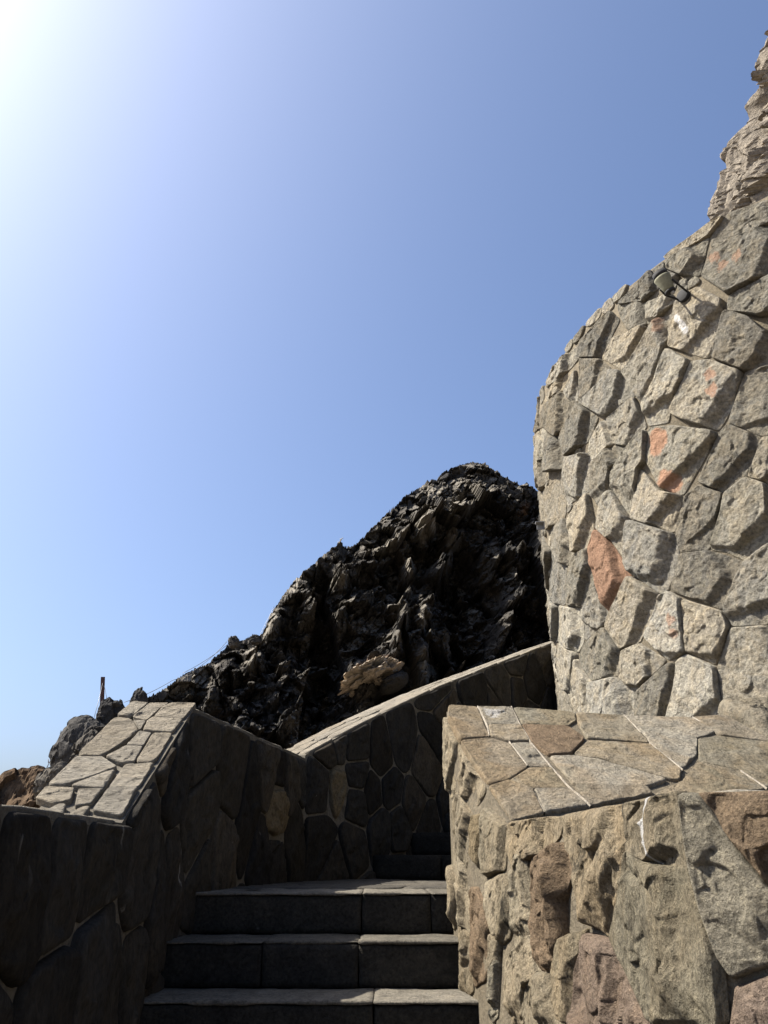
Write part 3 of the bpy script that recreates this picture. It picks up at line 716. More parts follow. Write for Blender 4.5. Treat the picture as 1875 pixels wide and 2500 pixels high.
for i, P in enumerate(TP):
    big = math.sqrt(abs(area2(P)))
    limb = 0.45 if P[:, 0].mean() < math.radians(-50) * TR or P[:, 1].max() > E + TH - 0.05 else 1.0
    stone(tower, cyl, P, M['orange'] if i == 0 else M['tower'], gap=0.0015, depth=limb * (0.022 + 0.075 * min(big, 0.6) * rng.uniform(0.4, 1.6)), edge=0.009, rough=0.0095, crack=0.008,
          cuts=int(rng.integers(1, 4)), cut=1.3, tilt=0.14, res=(100, 32), chip=1.0, lean=(0.15, -0.09), seed=100 + i, nscale=7, stain=tst.get(i))
a_l, a_r = math.radians(-88), math.radians(52)
dom = [(a_l * TR, 0.02), (a_r * TR, 0.02), (a_r * TR, E + TH - 0.02), (a_l * TR, E + TH - 0.02)]
TP2 = []
for i, P in enumerate(fill_cells(dom, TP, 0.40, 0.43, seed=4, keep=0.04)):
    vis = P[:, 1].max() > E + 0.3 and P[:, 0].min() < math.radians(6) * TR
    lim2 = 0.5 if P[:, 0].mean() < math.radians(-50) * TR or P[:, 1].max() > E + TH - 0.05 else 1.0
    TP2.append(P); stone(tower, cyl, P, M['tower'], gap=0.002, depth=lim2 * rng.uniform(0.025, 0.055), edge=0.010, rough=0.0075, cuts=2, cut=1.1, res=(64, 20) if vis else (24, 6), seed=400 + i, nscale=7, chip=1.0, lean=(0.13, -0.08))
dom_rim = [(a_l * TR, E + 1.0), (math.radians(-12) * TR, E + 1.0), (math.radians(-12) * TR, E + TH - 0.015), (a_l * TR, E + TH - 0.015)]
for i, P in enumerate(fill_cells(dom_rim, TP + TP2, 0.2, 0.17, seed=14, keep=0.035)):   # small stones packed into what is left
    stone(tower, cyl, P, M['tower'], gap=0.001, depth=0.018, edge=0.008, rough=0.005, cuts=2, cut=0.8, res=(36, 10), seed=700 + i, nscale=8)

# tan crag on top of the tower
def crag():
    sil = [(1520, 520), (1536, 470), (1540, 452), (1539, 435), (1553, 407), (1550, 393), (1570, 362), (1570, 345), (1563, 330), (1566, 312), (1590, 286), (1614, 262), (1618, 248), (1614, 232), (1630, 205), (1646, 186), (1646, 178), (1634, 166), (1629, 148), (1631, 130), (1641, 110), (1653, 92), (1668, 66), (1700, 20), (1760, -50), (1830, -120)]
    D0 = 6.0; zs = []; az = []
    for x, y in sil:
        d = ray(*disp(x, y)); hz = math.hypot(d[0], d[1]); zs.append(D0 * d[2] / hz + E); az.append(math.atan2(d[0], d[1]))
    zs = np.maximum.accumulate(np.array(zs) + np.arange(len(zs)) * 1e-4); az = np.array(az)
    zz = np.concatenate([[E + TH - 0.2], np.linspace(zs[0], zs[-1], 300)]); aa = np.interp(zz, zs, az)
    fr = np.linspace(0, 1, 240) ** 1.15; bk = np.linspace(1, 0, 24)[:-1]; rows = []
    for z, a in list(zip(zz, aa)) + [(zz[-1] + 0.15, aa[-1] + 0.25)]:
        da = fr * (math.radians(62) - a + 0.4); D = D0 - 0.55 * np.sin(np.clip(da / 0.45, 0, 1) * math.pi / 2) + np.maximum(0, da - 0.5) * 1.6
        db = bk * 0.5; Db = D0 + bk * 2.2
        A = np.concatenate([a + db * bk, a + da]); DD = np.concatenate([Db, D])
        rows.append(np.stack([np.sin(A) * DD, np.cos(A) * DD, np.full(len(A), z)], 1))
    P = np.array(rows); nc = P.shape[1]; P = P.reshape(-1, 3)
    ctr = np.array([math.sin(math.radians(52)), math.cos(math.radians(52))]) * 7.2
    o = P - np.array([ctr[0], ctr[1], 0]); o[:, 2] = 0; o /= np.maximum(np.linalg.norm(o, axis=1, keepdims=True), 1e-6)
    u = P[:, 0] * 0.77 - P[:, 1] * 0.64; c, s = math.cos(0.95), math.sin(0.95)
    w = np.stack([fbm(P * 1.3, 3, 540 + q) for q in range(3)], 1) * 0.22; Pw = P + w; u = Pw[:, 0] * 0.77 - Pw[:, 1] * 0.64
    A = u * c + Pw[:, 2] * s; B = -u * s + Pw[:, 2] * c; Q = np.stack([A * 0.7, (Pw[:, 0] + Pw[:, 1]) * 0.8, B * 1.8], 1)
    g1, g2, _ = worley(Q * 1.9, 531); crack = -sstep(0.2, 0.0, g2 - g1)
    k = facet(Q * 1.5, 501) * 0.36 + facet(Q * 4.2, 511) * 0.14 + (ridged(Q * 4, 4, 521) - 0.6) * 0.12 + facet(P * 9, 515) * 0.06 + crack * 0.10
    col = np.tile(np.concatenate([-bk, fr]), len(rows)); fac = sstep(-0.02, 0.12, col) * 0.85 + 0.15
    P = P + o * (k * fac)[:, None]
    me = mesh_np('crag', P - np.array([ctr[0], ctr[1], E + TH]), grid_quads(len(rows), nc), smooth=False)
    tag(link('rock_outcrop', me, M['crag'], None, (ctr[0], ctr[1], E + TH)), 'light tan craggy rock outcrop standing on top of the round tower', 'rock')
crag()

# ================================================================== right wall with its broad sloping slab top
R3 = lambda pts: crop(pts, 1075, 1700, 2.07375)
PA, PB, PC, PD, PE_ = (0.31, 3.9), (0.449, 2.99), (0.56, 1.78), (0.585, 1.58), (1.25, 0.98)
ZT, ZL = E + 0.672, E + 0.112
rwall = thing('stone_wall', (0.6, 2.9, 0), 'sunlit rough stone wall right of the stairs with a broad sloping slab top', 'wall')
BAT = 0.125
def core_right():
    top = [(*PA, ZT), (*PB, ZL), (*PC, ZL), (*PD, ZL), (*PE_, ZL - 0.02), (3.6, 0.98, ZL - 0.02), (3.6, 3.5, ZL), (3.6, 4.55, ZT), (1.79, 4.19, ZT), (3.6, 5.6, ZT), (0.75, 5.4, ZT), (0.45, 4.6, ZT)]
    n = len(top); bo = {0: (0, 0), 1: (-BAT * 0.62, -0.012), 2: (-0.062 * 0.62, -0.004), 3: (-0.055 * 0.62, -0.004)}
    V = [(x, y, z - 0.004) for x, y, z in top]
    V += [(x + bo.get(i, (0, 0))[0], y + bo.get(i, (0, 0))[1], z - 0.62) for i, (x, y, z) in enumerate(top)]
    V += [(x + bo.get(i, (0, 0))[0], y + bo.get(i, (0, 0))[1], -0.05) for i, (x, y, z) in enumerate(top)]
    F = [(0, 1, 6, 7, 8), (1, 2, 3, 4, 5, 6), (0, 8, 7, 9, 10, 11)]
    ring = [0, 1, 2, 3, 4, 5, 6, 7, 9, 10, 11]
    for lo_ in (0, n):
        for i in range(len(ring)):
            a, b = ring[i], ring[(i + 1) % len(ring)]; F.append((a + lo_, b + lo_, b + n + lo_, a + n + lo_))
    return poly_mesh('mortar_core', np.array(V) - np.array([0.6, 2.9, 0]), F)
link('mortar_core', core_right(), M['mortar'], rwall, (0.6, 2.9, 0))
sl = Plane((PA[0], PA[1], ZT), (1.79 - PA[0], 4.19 - PA[1], 0), (PB[0] - PA[0], PB[1] - PA[1], ZL - ZT), flip=True)
if sl.n[2] < 0: sl.n = -sl.n
SL = [
 [(40,50),(185,60),(245,210),(100,225),(35,100)], [(190,55),(355,60),(400,145),(235,150),(200,90)], [(240,155),(410,150),(450,235),(350,240),(255,210)],
 [(98,228),(250,212),(350,240),(440,362),(345,425),(240,460)], [(360,245),(455,238),(560,360),(450,365)], [(345,435),(450,370),(565,368),(650,470),(470,475)],
 [(245,465),(340,440),(465,480),(525,605),(365,640)], [(475,480),(650,475),(750,570),(530,605)], [(370,65),(470,65),(680,85),(690,125),(640,155),(410,150)],
 [(415,155),(650,160),(730,215),(660,305),(545,305),(455,235)], [(690,90),(920,100),(980,150),(1060,240),(740,222),(690,130)],
 [(745,228),(1065,245),(1220,380),(1210,430),(1160,430),(830,330),(670,300)], [(550,310),(680,305),(830,335),(1170,430),(1050,465),(670,450)],
 [(680,460),(1050,470),(1075,510),(760,565)], [(935,102),(1270,112),(1400,185),(1300,212),(1190,170),(985,160)],
 [(990,165),(1190,175),(1300,215),(1300,300),(1225,380),(1070,250)], [(1280,112),(1440,100),(1659,220),(1700,245),(1410,205)],
 [(1310,225),(1420,205),(1720,245),(1720,440),(1650,475),(1530,380),(1310,330)], [(1300,340),(1520,388),(1650,480),(1400,500),(1225,435)],
 [(1080,505),(1220,440),(1400,500),(1240,560)], [(1400,60),(1720,55),(1720,240),(1560,155),(1440,100)],
]
SLp = [np.array([sl.hit(*v) for v in p]) for p in snap([R3(p) for p in SL], 9)]
white_joint = px_line(sl, R3([(360, 60), (450, 240), (560, 362), (640, 452), (760, 570)]), 0.012, 0.3)
for i, P in enumerate(SLp):
    rim = i == 20; brown = i in (9, 12, 13, 17)
    stone(rwall, sl, P, M['near_brown'] if i in (9,) else M['slab'], name='stone' if rim else 'slab', gap=0.0015, depth=0.07 if rim else rng.uniform(0.008, 0.014), edge=0.05 if rim else 0.006, rough=0.02 if rim else 0.0055,
          cuts=2 if rim else 0, cut=0.3, tilt=0.015, res=(96, 26), seed=900 + i, nscale=7, lip=0.003, chip=0.8,
          stain=[('st_white', px_blob(sl, R3([(268, 97)]), 0.045, 0.8, 0.5))] if i == 1 else None)
def ribbon(name, surf, line, w, h, mat, parent):
    C = []; pts_ = [surf.hit(*p) for p in line]
    for a, b in zip(pts_[:-1], pts_[1:]): C += [a + (b - a) * t for t in np.linspace(0, 1, 14)[:-1]]
    C.append(pts_[-1]); C = np.array(C); d = np.gradient(C, axis=0); d /= np.linalg.norm(d, axis=1, keepdims=True); nn_ = np.stack([-d[:, 1], d[:, 0]], 1)
    ww = w * (1 + 0.5 * fbm(np.concatenate([C * 16, np.ones((len(C), 1))], 1), 3, 5))[:, None]; C = C + nn_ * (0.004 * fbm(np.concatenate([C * 9, np.zeros((len(C), 1))], 1), 2, 8))[:, None]
    P = np.concatenate([C + nn_ * ww, C + nn_ * ww * 0.5, C - nn_ * ww * 0.5, C - nn_ * ww]); m = len(C); H = np.concatenate([np.zeros(m), np.full(2 * m, h), np.zeros(m)])
    W = surf.at(P, H); c = W.mean(0); return link(name, mesh_np(name, W - c, grid_quads(4, m)), mat, parent, c)
M['lime'] = rock_mat('lime_pointing', [(0.62, 0.58, 0.5), (0.46, 0.4, 0.32)], vary=0, spots=0.9, spot_col=(0.26, 0.21, 0.15), bump=0.6, fine=90, mid=14)
for ln_, wd in (([(360, 60), (400, 145), (450, 235), (560, 365), (650, 465), (760, 568)], 0.007), ([(188, 58), (232, 140), (247, 210)], 0.006), ([(345, 235), (395, 300), (441, 362)], 0.006), ([(465, 478), (525, 600)], 0.004), ([(930, 102), (985, 160), (1062, 248), (1225, 382)], 0.005), ([(1520, 386), (1655, 476)], 0.006), ([(1275, 112), (1400, 185)], 0.005)):
    ribbon('pointing', sl, R3(ln_), wd * 0.72, 0.012, M['lime'], rwall)
slmax = max(p[:, 0].max() for p in SLp)
for i, P in enumerate(fill_cells([(0.0, 0.0), (3.3, 0.0), (3.3, 1.02), (0.05, 1.02)], SLp, 0.55, 0.34, seed=8, keep=0.05)):
    stone(rwall, sl, P, M['slab'], name='slab', gap=0.005, depth=0.016, edge=0.012, rough=0.005, cuts=0, tilt=0.01, res=(40, 10), seed=960 + i, lip=0.003)
f1 = Plane((*PA, 0), (PB[0] - PA[0], PB[1] - PA[1], 0), (0, 0, 1)); f2 = Plane((*PB, 0), (PC[0] - PB[0], PC[1] - PB[1], 0), (0, 0, 1))
f2b = Plane((*PC, 0), (PD[0] - PC[0], PD[1] - PC[1], 0), (0, 0, 1)); f3 = Plane((*PD, 0), (PE_[0] - PD[0], PE_[1] - PD[1], 0), (0, 0, 1))
for f in (f1, f2, f2b, f3):
    if (f.n @ np.array([-1, -0.5, 0])) < 0: f.n = -f.n
L1 = math.hypot(PB[0] - PA[0], PB[1] - PA[1]); L2 = math.hypot(PD[0] - PB[0], PD[1] - PB[1]); L3 = math.hypot(PE_[0] - PD[0], PE_[1] - PD[1])
def wall_stones(parent, surf, polys, lim, mats, fill, base, tol=9, topz=None, **kw):
    Q = []
    for p in snap(polys, tol):
        q = np.array([surf.hit(*v) for v in p]); q[:, 0] = np.clip(q[:, 0], lim[0], lim[1])
        if topz is not None: q[:, 1] = np.minimum(q[:, 1], topz(q[:, 0]))
        Q.append(q)
    st = kw.pop('stains', {})
    if kw.pop('tile', False):              # thin joints: cells grown round the traced stones
        dom, sx, sy, res = fill; cells = tile_cells(dom, [centroid(q) for q in Q], sx, sy, base)
        for i, q in enumerate(cells):
            j = i if i < len(Q) else -1
            if j in mats:
                yt, yb = Q[j][:, 1].max() + 0.004, Q[j][:, 1].min() - 0.004
                for qq in (clip_half(list(q), np.array([0, -1.0]), -yt), clip_half(list(q), np.array([0, 1.0]), yb)):
                    if len(qq) > 2:
                        qq = np.array(qq)
                        if topz is not None: qq[:, 1] = np.minimum(qq[:, 1], topz(qq[:, 0]))
                        if abs(area2(qq)) > 0.006: stone(parent, surf, qq, mats['*'], seed=base + 150 + i, **kw)
                q = Q[j]
            q = np.concatenate([q[m] + (q[(m + 1) % len(q)] - q[m]) * np.linspace(0, 1, 9)[:-1, None] for m in range(len(q))])
            if topz is not None: q[:, 1] = np.minimum(q[:, 1], topz(q[:, 0]))
            if abs(area2(q)) < 0.004: continue
            k2 = dict(kw); k2['depth'] = 0.035 if j in mats else kw['depth'] * rng.uniform(0.5, 1.6)
            stone(parent, surf, q, mats.get(j, mats['*']), seed=base + i, **k2)
        return Q
    for i, q in enumerate(Q):
        if abs(area2(q)) < 0.002: continue
        stone(parent, surf, q, mats[i] if isinstance(mats, dict) and i in mats else mats['*'], seed=base + i, stain=st.get(i), **kw)
    if fill:
        dom, sx, sy, res = fill; kk = dict(kw); kk['res'] = res
        for i, q in enumerate(fill_cells(dom, Q, sx, sy, seed=base, keep=0.05)):
            stone(parent, surf, q, mats['*'], seed=base + 60 + i, **kk)
    return Q
F1 = [R3(p) for p in [
 [(35,100),(95,230),(95,480),(60,520),(40,400)], [(98,235),(240,465),(230,500),(200,560),(130,500),(98,400)], [(95,490),(130,510),(180,600),(180,900),(160,930),(95,800),(60,600)],
 [(185,610),(240,590),(235,700),(215,960),(180,930)], [(245,560),(360,650),(340,880),(250,920),(230,800)], [(70,800),(110,770),(165,960),(160,1200),(100,1130)],
 [(170,960),(215,970),(250,1080),(275,1170),(240,1440),(180,1470)], [(110,1160),(165,1210),(175,1490),(150,1520),(90,1400)], [(245,940),(390,900),(395,1250),(350,1230),(260,1110)],
 [(275,1200),(370,1250),(390,1300),(330,1350),(270,1400)], [(280,1380),(350,1340),(360,1659),(275,1659)]]]
f1 = Battered(PA, PB, ZT, ZL, 0.0, BAT)
wall_stones(rwall, f1, F1, (0.0, L1 + 0.0), {'*': M['near'], 3: M['tan'], 6: M['near_brown'], 10: M['near_grey']},
            ([(0, 0.02), (L1, 0.02), (L1, ZL - 0.01), (0, ZT - 0.02)], 0.3, 0.36, (36, 10)), 1000, topz=lambda u: ZT + 0.006 + (ZL - ZT) * np.clip(u / L1, 0, 1),
            gap=-0.002, depth=0.03, edge=0.008, rough=0.007, crack=0.010, lean=(0.12, -0.05), cuts=2, cut=1.0, tilt=0.14, res=(110, 34), nscale=8, chip=1.2)
N_ = [R3(p) for p in [
 [(365,640),(630,600),(625,700),(500,810),(400,870),(360,760)], [(635,605),(960,545),(970,860),(940,1020),(890,1220),(770,1150),(690,800),(640,740)],
 [(970,545),(1200,490),(1250,740),(1260,870),(1130,850),(985,775)], [(400,890),(450,790),(500,820),(480,950),(480,1200),(385,1270)],
 [(510,820),(640,740),(690,850),(640,1030),(640,1220),(610,1400),(540,1400),(480,1150)],
 [(985,790),(1140,865),(1265,885),(1300,1030),(1420,1330),(1480,1480),(1490,1700),(1200,1700),(1100,1640),(980,1370),(890,1230),(945,1040)],
 [(770,1200),(890,1240),(970,1370),(1060,1520),(1120,1700),(715,1700),(720,1400)], [(640,1230),(755,1180),(720,1320),(710,1659),(650,1640),(610,1400)],
 [(440,1600),(480,1440),(530,1390),(600,1420),(640,1600),(650,1740),(440,1740)], [(360,1350),(390,1290),(480,1210),(535,1390),(470,1470),(430,1659),(370,1659)]]]
f2.u = np.array([PD[0] - PB[0], PD[1] - PB[1], 0]) / L2; f2.n = np.array([f2.u[1], -f2.u[0], 0]); f2.v = np.array([0, 0, 1.0])
if f2.n[0] > 0: f2.n = -f2.n
f2 = Battered(PB, PD, ZL, ZL, BAT, 0.06)
wall_stones(rwall, f2, N_, (-0.01, L2 + 0.03), {'*': M['near'], 6: M['near_pink'], 4: M['near_brown']},
            ([(0, 0.02), (L2, 0.02), (L2, ZL - 0.01), (0, ZL - 0.01)], 0.36, 0.4, (40, 12)), 1100, topz=lambda u: np.full(len(u), ZL + 0.012),
            gap=-0.003, depth=0.034, edge=0.008, rough=0.011, crack=0.014, lean=(0.10, -0.05), cuts=3, cut=1.1, tilt=0.10, res=(170, 54), nscale=6, chip=1.3,
            stains={2: [('st_white', px_line(f2, R3([(1110, 500), (1085, 620), (1105, 730), (1150, 870)]), 0.010, 1.1))]})
E_ = [R3(p) for p in [[(1225,500),(1310,500),(1750,1060),(1750,1330),(1500,1420),(1430,1330),(1330,1080),(1270,860)], [(1320,495),(1850,480),(1850,1150),(1500,740)], [(1510,1470),(1800,1380),(1800,1740),(1490,1740)]]]
wall_stones(rwall, f3, E_, (-0.03, L3 + 0.2), {'*': M['near'], 0: M['near_grey'], 1: M['near_brown'], 2: M['near_pink']},
            ([(0, 0.02), (L3, 0.02), (L3, ZL - 0.01), (0, ZL - 0.01)], 0.3, 0.32, (40, 12)), 1200, topz=lambda u: np.full(len(u), ZL + 0.012),
            gap=-0.003, depth=0.03, edge=0.008, rough=0.009, crack=0.010, cuts=2, cut=0.35, tilt=0.05, res=(170, 56), nscale=7, chip=1.0)
lt = Plane((0.45, 3.0, ZL), (1, 0, 0), (0, -1, 0)); lt.n = np.array([0, 0, 1.0])
for i, P in enumerate(fill_cells([(0.04, 0.03), (3.1, 0.03), (3.1, 1.95), (0.82, 1.95), (0.16, 1.4)], [], 0.5, 0.4, seed=12)):
    stone(rwall, lt, P, M['slab'], name='slab', depth=0.012, edge=0.012, rough=0.004, cuts=0, tilt=0.01, res=(30, 6), seed=1300 + i, lip=0.002)

# ================================================================== left wall: level part, sloping part, landing part
A0 = (-0.563, 5.76)
LW = [((-0.91, 0.25), E + 0.122), ((-0.91, 2.89), E + 0.122), ((-0.91, 3.76), E + 0.665), (A0, E + 0.665)]
lwall = thing('stone_wall', (-0.95, 3.0, 0), 'dark shaded stone wall left of the stairs with a pale sloping slab top', 'wall')
def strip_core(inner, outer, tops, base, org, start=True, end=True):
    n = len(inner); V = []
    for (a, b, z) in zip(inner, outer, tops): V += [(a[0], a[1], z), (b[0], b[1], z), (a[0], a[1], base), (b[0], b[1], base)]
    F = []
    for i in range(n - 1):
        p, q = i * 4, i * 4 + 4
        F += [(p, q, q + 2, p + 2), (p + 1, p + 3, q + 3, q + 1), (p, p + 1, q + 1, q), (p + 2, q + 2, q + 3, p + 3)]
    F += [(0, 2, 3, 1), (4 * n - 4, 4 * n - 3, 4 * n - 1, 4 * n - 2)]
    return poly_mesh('mortar_core', np.array(V) - np.array(org), F)
TK = 0.34
inn = [p for p, z in LW]; out = [(p[0] - TK, p[1] + 0.02 * i) for i, (p, z) in enumerate(LW)]
link('mortar_core', strip_core(inn, out, [z - 0.006 for p, z in LW], -0.05, (-0.95, 3.0, 0)), M['basalt_mortar'], lwall, (-0.95, 3.0, 0))
cv = Curve(inn)
def top_left(u):
    return np.interp(u, [0, cv.s[1], cv.s[2], cv.s[3]], [z - 0.006 for p, z in LW])
C1 = lambda pts: crop(pts, 0, 1600, 2.0737)
LWt = [C1(p) for p in [[(1345,690),(1425,680),(1460,800),(1440,900),(1380,925),(1340,880)], [(1180,930),(1330,920),(1400,940),(1400,1130),(1260,1130),(1180,1100)], [(1200,600),(1330,680),(1335,900),(1180,920)],
        [(960,380),(1050,390),(1100,500),(970,650),(910,560)], [(1110,500),(1130,380),(1240,440),(1240,580),(1130,600)], [(920,680),(980,660),(1080,600),(1070,840),(940,960),(900,930)],
        [(1440,700),(1540,670),(1540,900),(1480,1150),(1420,1120),(1460,820)], [(1245,450),(1420,530),(1420,670),(1330,680),(1240,590)], [(370,1580),(440,1560),(505,1590),(500,1780),(360,1800)]]]
stone_kw = dict(gap=0.008, depth=0.024, edge=0.012, rough=0.010, cuts=2, cut=0.2, tilt=0.05, nscale=8, chip=1.0, tile=True)
sN = cv.s
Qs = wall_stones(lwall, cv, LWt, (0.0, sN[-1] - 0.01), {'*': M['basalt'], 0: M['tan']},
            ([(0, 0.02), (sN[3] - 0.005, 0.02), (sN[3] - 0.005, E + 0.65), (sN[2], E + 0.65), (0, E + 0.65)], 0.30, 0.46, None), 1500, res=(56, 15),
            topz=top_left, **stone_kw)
cl = Plane((-0.91, 2.89, E + 0.122), (-1, 0, 0), (0, 0.87, 0.543)); cl.n = np.array([0, -0.543, 0.87]) / math.hypot(0.543, 0.87)
C7 = lambda pts: crop(pts, 0, 1600, 3.318)
CL = [[(1070,380),(1210,390),(1060,500),(945,490)], [(1215,390),(1380,390),(1300,430),(1190,530),(1070,515)], [(1390,390),(1600,390),(1490,520),(1240,500),(1310,430)],
      [(930,505),(1070,525),(1130,620),(830,820),(615,825)], [(1240,510),(1480,525),(1410,630),(1150,620),(1190,540)], [(1075,530),(1185,540),(1145,615)],
      [(1120,630),(1230,640),(1170,745),(1020,735)], [(1015,745),(1160,750),(1090,880),(990,885),(850,830)], [(1240,640),(1400,635),(1260,875),(1095,870)],
      [(610,830),(840,835),(960,910),(780,970),(530,1060),(370,1060)], [(950,930),(850,1085),(560,1065),(780,980)], [(1010,890),(1250,885),(1130,1070),(880,1080)],
      [(370,1070),(610,1080),(580,1180),(430,1215),(260,1165)], [(630,1090),(840,1090),(740,1210),(600,1230)], [(870,1085),(1120,1080),(990,1320),(740,1270)]]
CLp = []
for p in snap([C7(p) for p in CL], 6):
    q = np.array([cl.hit(*v) for v in p]); q[:, 0] = np.clip(q[:, 0], -0.004, TK + 0.03); CLp.append(q)
for i, P in enumerate(CLp):
    stone(lwall, cl, P, M['cap'], name='cap_slab', gap=0.002, depth=rng.uniform(0.006, 0.011), edge=0.005, rough=0.0045, cuts=0, tilt=0.008, res=(80, 24), seed=1800 + i, nscale=11, lip=0.003, chip=1.0)
for i, P in enumerate(fill_cells([(0, 0), (TK, 0), (TK, 1.03), (0, 1.03)], CLp, 0.15, 0.2, seed=5, keep=0.03)):
    stone(lwall, cl, P, M['cap'], name='cap_slab', gap=0.004, depth=0.014, edge=0.01, rough=0.005, cuts=0, tilt=0.01, res=(30, 8), seed=1840 + i, lip=0.003)
def level_cap(parent, a, b, z, wid, mat, seed, n=7):   # one row of cap slabs on a level wall top
    a = np.array(a); b = np.array(b); d = b - a; L = np.linalg.norm(d); pl = Plane((*a, z), (*d, 0), (-d[1], d[0], 0)); pl.n = np.array([0, 0, 1.0])
    cuts_ = np.linspace(0, L, n + 1) + np.r_[0, np.random.default_rng(seed).uniform(-0.06, 0.06, n - 1), 0]
    for k in range(n):
        u0, u1 = cuts_[k], cuts_[k + 1]
        stone(parent, pl, [(u0, 0.0), (u1, 0.0), (u1, wid), (u0, wid)], mat, name='cap_slab', gap=0.002, depth=0.007, edge=0.006, rough=0.003, cuts=0, tilt=0.01, res=(40, 8), seed=seed + k, lip=0.003)
level_cap(lwall, (-0.91, 0.27), (-0.91, 2.88), E + 0.117, TK, M['cap'], 1900, 6)
level_cap(lwall, (-0.91, 3.77), (-0.57, 5.72), E + 0.66, TK, M['cap'], 1920, 4)

# ================================================================== rising wall of the upper flight
s_ = np.linspace(0, 7.2, 25); phi = np.radians(34 + 4.4 * s_); pts = [np.array(A0)]
for i in range(1, len(s_)):
    p = 0.5 * (phi[i] + phi[i - 1]); pts.append(pts[-1] + (s_[i] - s_[i - 1]) * np.array([math.sin(p), math.cos(p)]))
pts = np.array(pts)
EDGE = [(660, 1629), (664, 1627), (791, 1556), (933, 1488.5), (1041, 1445.6), (1189, 1389.6), (1260, 1364), (1400, 1318)]
z2 = []
for x, y in pts:
    zz = E + 0.665
    for _ in range(8):                     # height at which the inner edge is seen on its line
        zc = y * CP + (zz - E) * SP; px = 829.5 + x / zc * FN * 1659; d = ray(*disp(px, float(interp(EDGE, px)))); zz = E + math.hypot(x, y) * d[2] / math.hypot(d[0], d[1])
    z2.append(zz)
z2 = np.array(z2); print('upper wall slope', np.round(np.diff(z2) / np.diff(s_), 2))
uwall = thing('stone_wall', (A0[0], A0[1], 0), 'dark stone wall with a pale slab top climbing towards the tower', 'wall')
cu = Curve(pts); W2 = 0.33
_, nn = cu.pos(s_); outp = pts - nn * W2
link('mortar_core', strip_core(list(pts), list(outp), list(z2 - 0.006), -0.05, (A0[0], A0[1], 0)), M['basalt_mortar'], uwall, (A0[0], A0[1], 0))
Q3 = lambda pts_: crop(pts_, 700, 1560, 2.37)
UW = [Q3(p) for p in [[(240,745),(320,755),(340,850),(320,960),(280,1060),(245,960)], [(145,760),(235,745),(240,960),(215,980),(150,970),(125,870)], [(330,760),(460,720),(475,790),(445,845),(340,825)],
      [(340,830),(445,845),(470,960),(470,1105),(340,1010),(325,960)], [(280,1080),(335,1015),(470,1105),(475,1190),(470,1350),(330,1355),(280,1240)], [(150,975),(215,980),(275,1070),(275,1240),(190,1370),(120,1370),(120,1100)],
      [(195,1380),(275,1245),(330,1365)], [(485,700),(480,640),(540,570),(590,560),(610,740),(530,810)], [(530,820),(610,745),(660,740),(670,960),(590,1005),(520,965)], [(480,990),(520,965),(590,1005),(600,1230),(490,1220)],
      [(670,850),(770,850),(780,1050),(690,1080)], [(600,1010),(670,960),(690,1100),(670,1180),(605,1220)], [(590,560),(620,430),(720,470),(730,640),(720,800),(620,740)], [(725,640),(840,640),(880,830),(730,830)],
      [(1200,210),(1270,200),(1320,310),(1250,380),(1210,320)], [(330,560),(460,520),(470,700),(340,750)], [(450,850),(520,810),(525,940),(480,980)]]]
top2 = lambda u: np.interp(u, s_, z2) - 0.008
dom2 = [(0.01, 0.4)] + [(6.6, 0.4)] + [(float(u), float(top2(u))) for u in (6.6, 5, 3.5, 2, 1, 0.01)]
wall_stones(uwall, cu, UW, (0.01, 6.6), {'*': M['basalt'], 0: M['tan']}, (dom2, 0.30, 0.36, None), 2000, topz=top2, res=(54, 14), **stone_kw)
class Ribbon:                              # the sloping top of the rising wall
    def at(self, p, h):
        P, n = cu.pos(p[:, 0]); Q = P - n * p[:, 1:2]; z = np.interp(p[:, 0], s_, z2) - 0.006 + h; return np.stack([Q[:, 0], Q[:, 1], z], 1)
rb = Ribbon(); r4 = np.random.default_rng(44)
for row, (t0, t1) in enumerate(((0.0, 0.11), (0.11, 0.225), (0.225, W2))):
    u = 0.0 if row != 2 else -0.12
    while u < 6.9:
        w = r4.uniform(0.28, 0.7); j = lambda: r4.uniform(-0.018, 0.018)
        P = [(u, t0 + (j() if row else 0)), (u + w, t0 + (j() if row else 0)), (u + w + j() * 2, t1 + (j() if row < 2 else 0)), (u + j() * 2, t1 + (j() if row < 2 else 0))]
        stone(uwall, rb, P, M['cap'], name='cap_slab', gap=0.003, depth=0.010, edge=0.006, rough=0.004, cuts=0, tilt=0.015, res=(64, 12), seed=2200 + int(u * 100) + row, lip=0.003); u += w

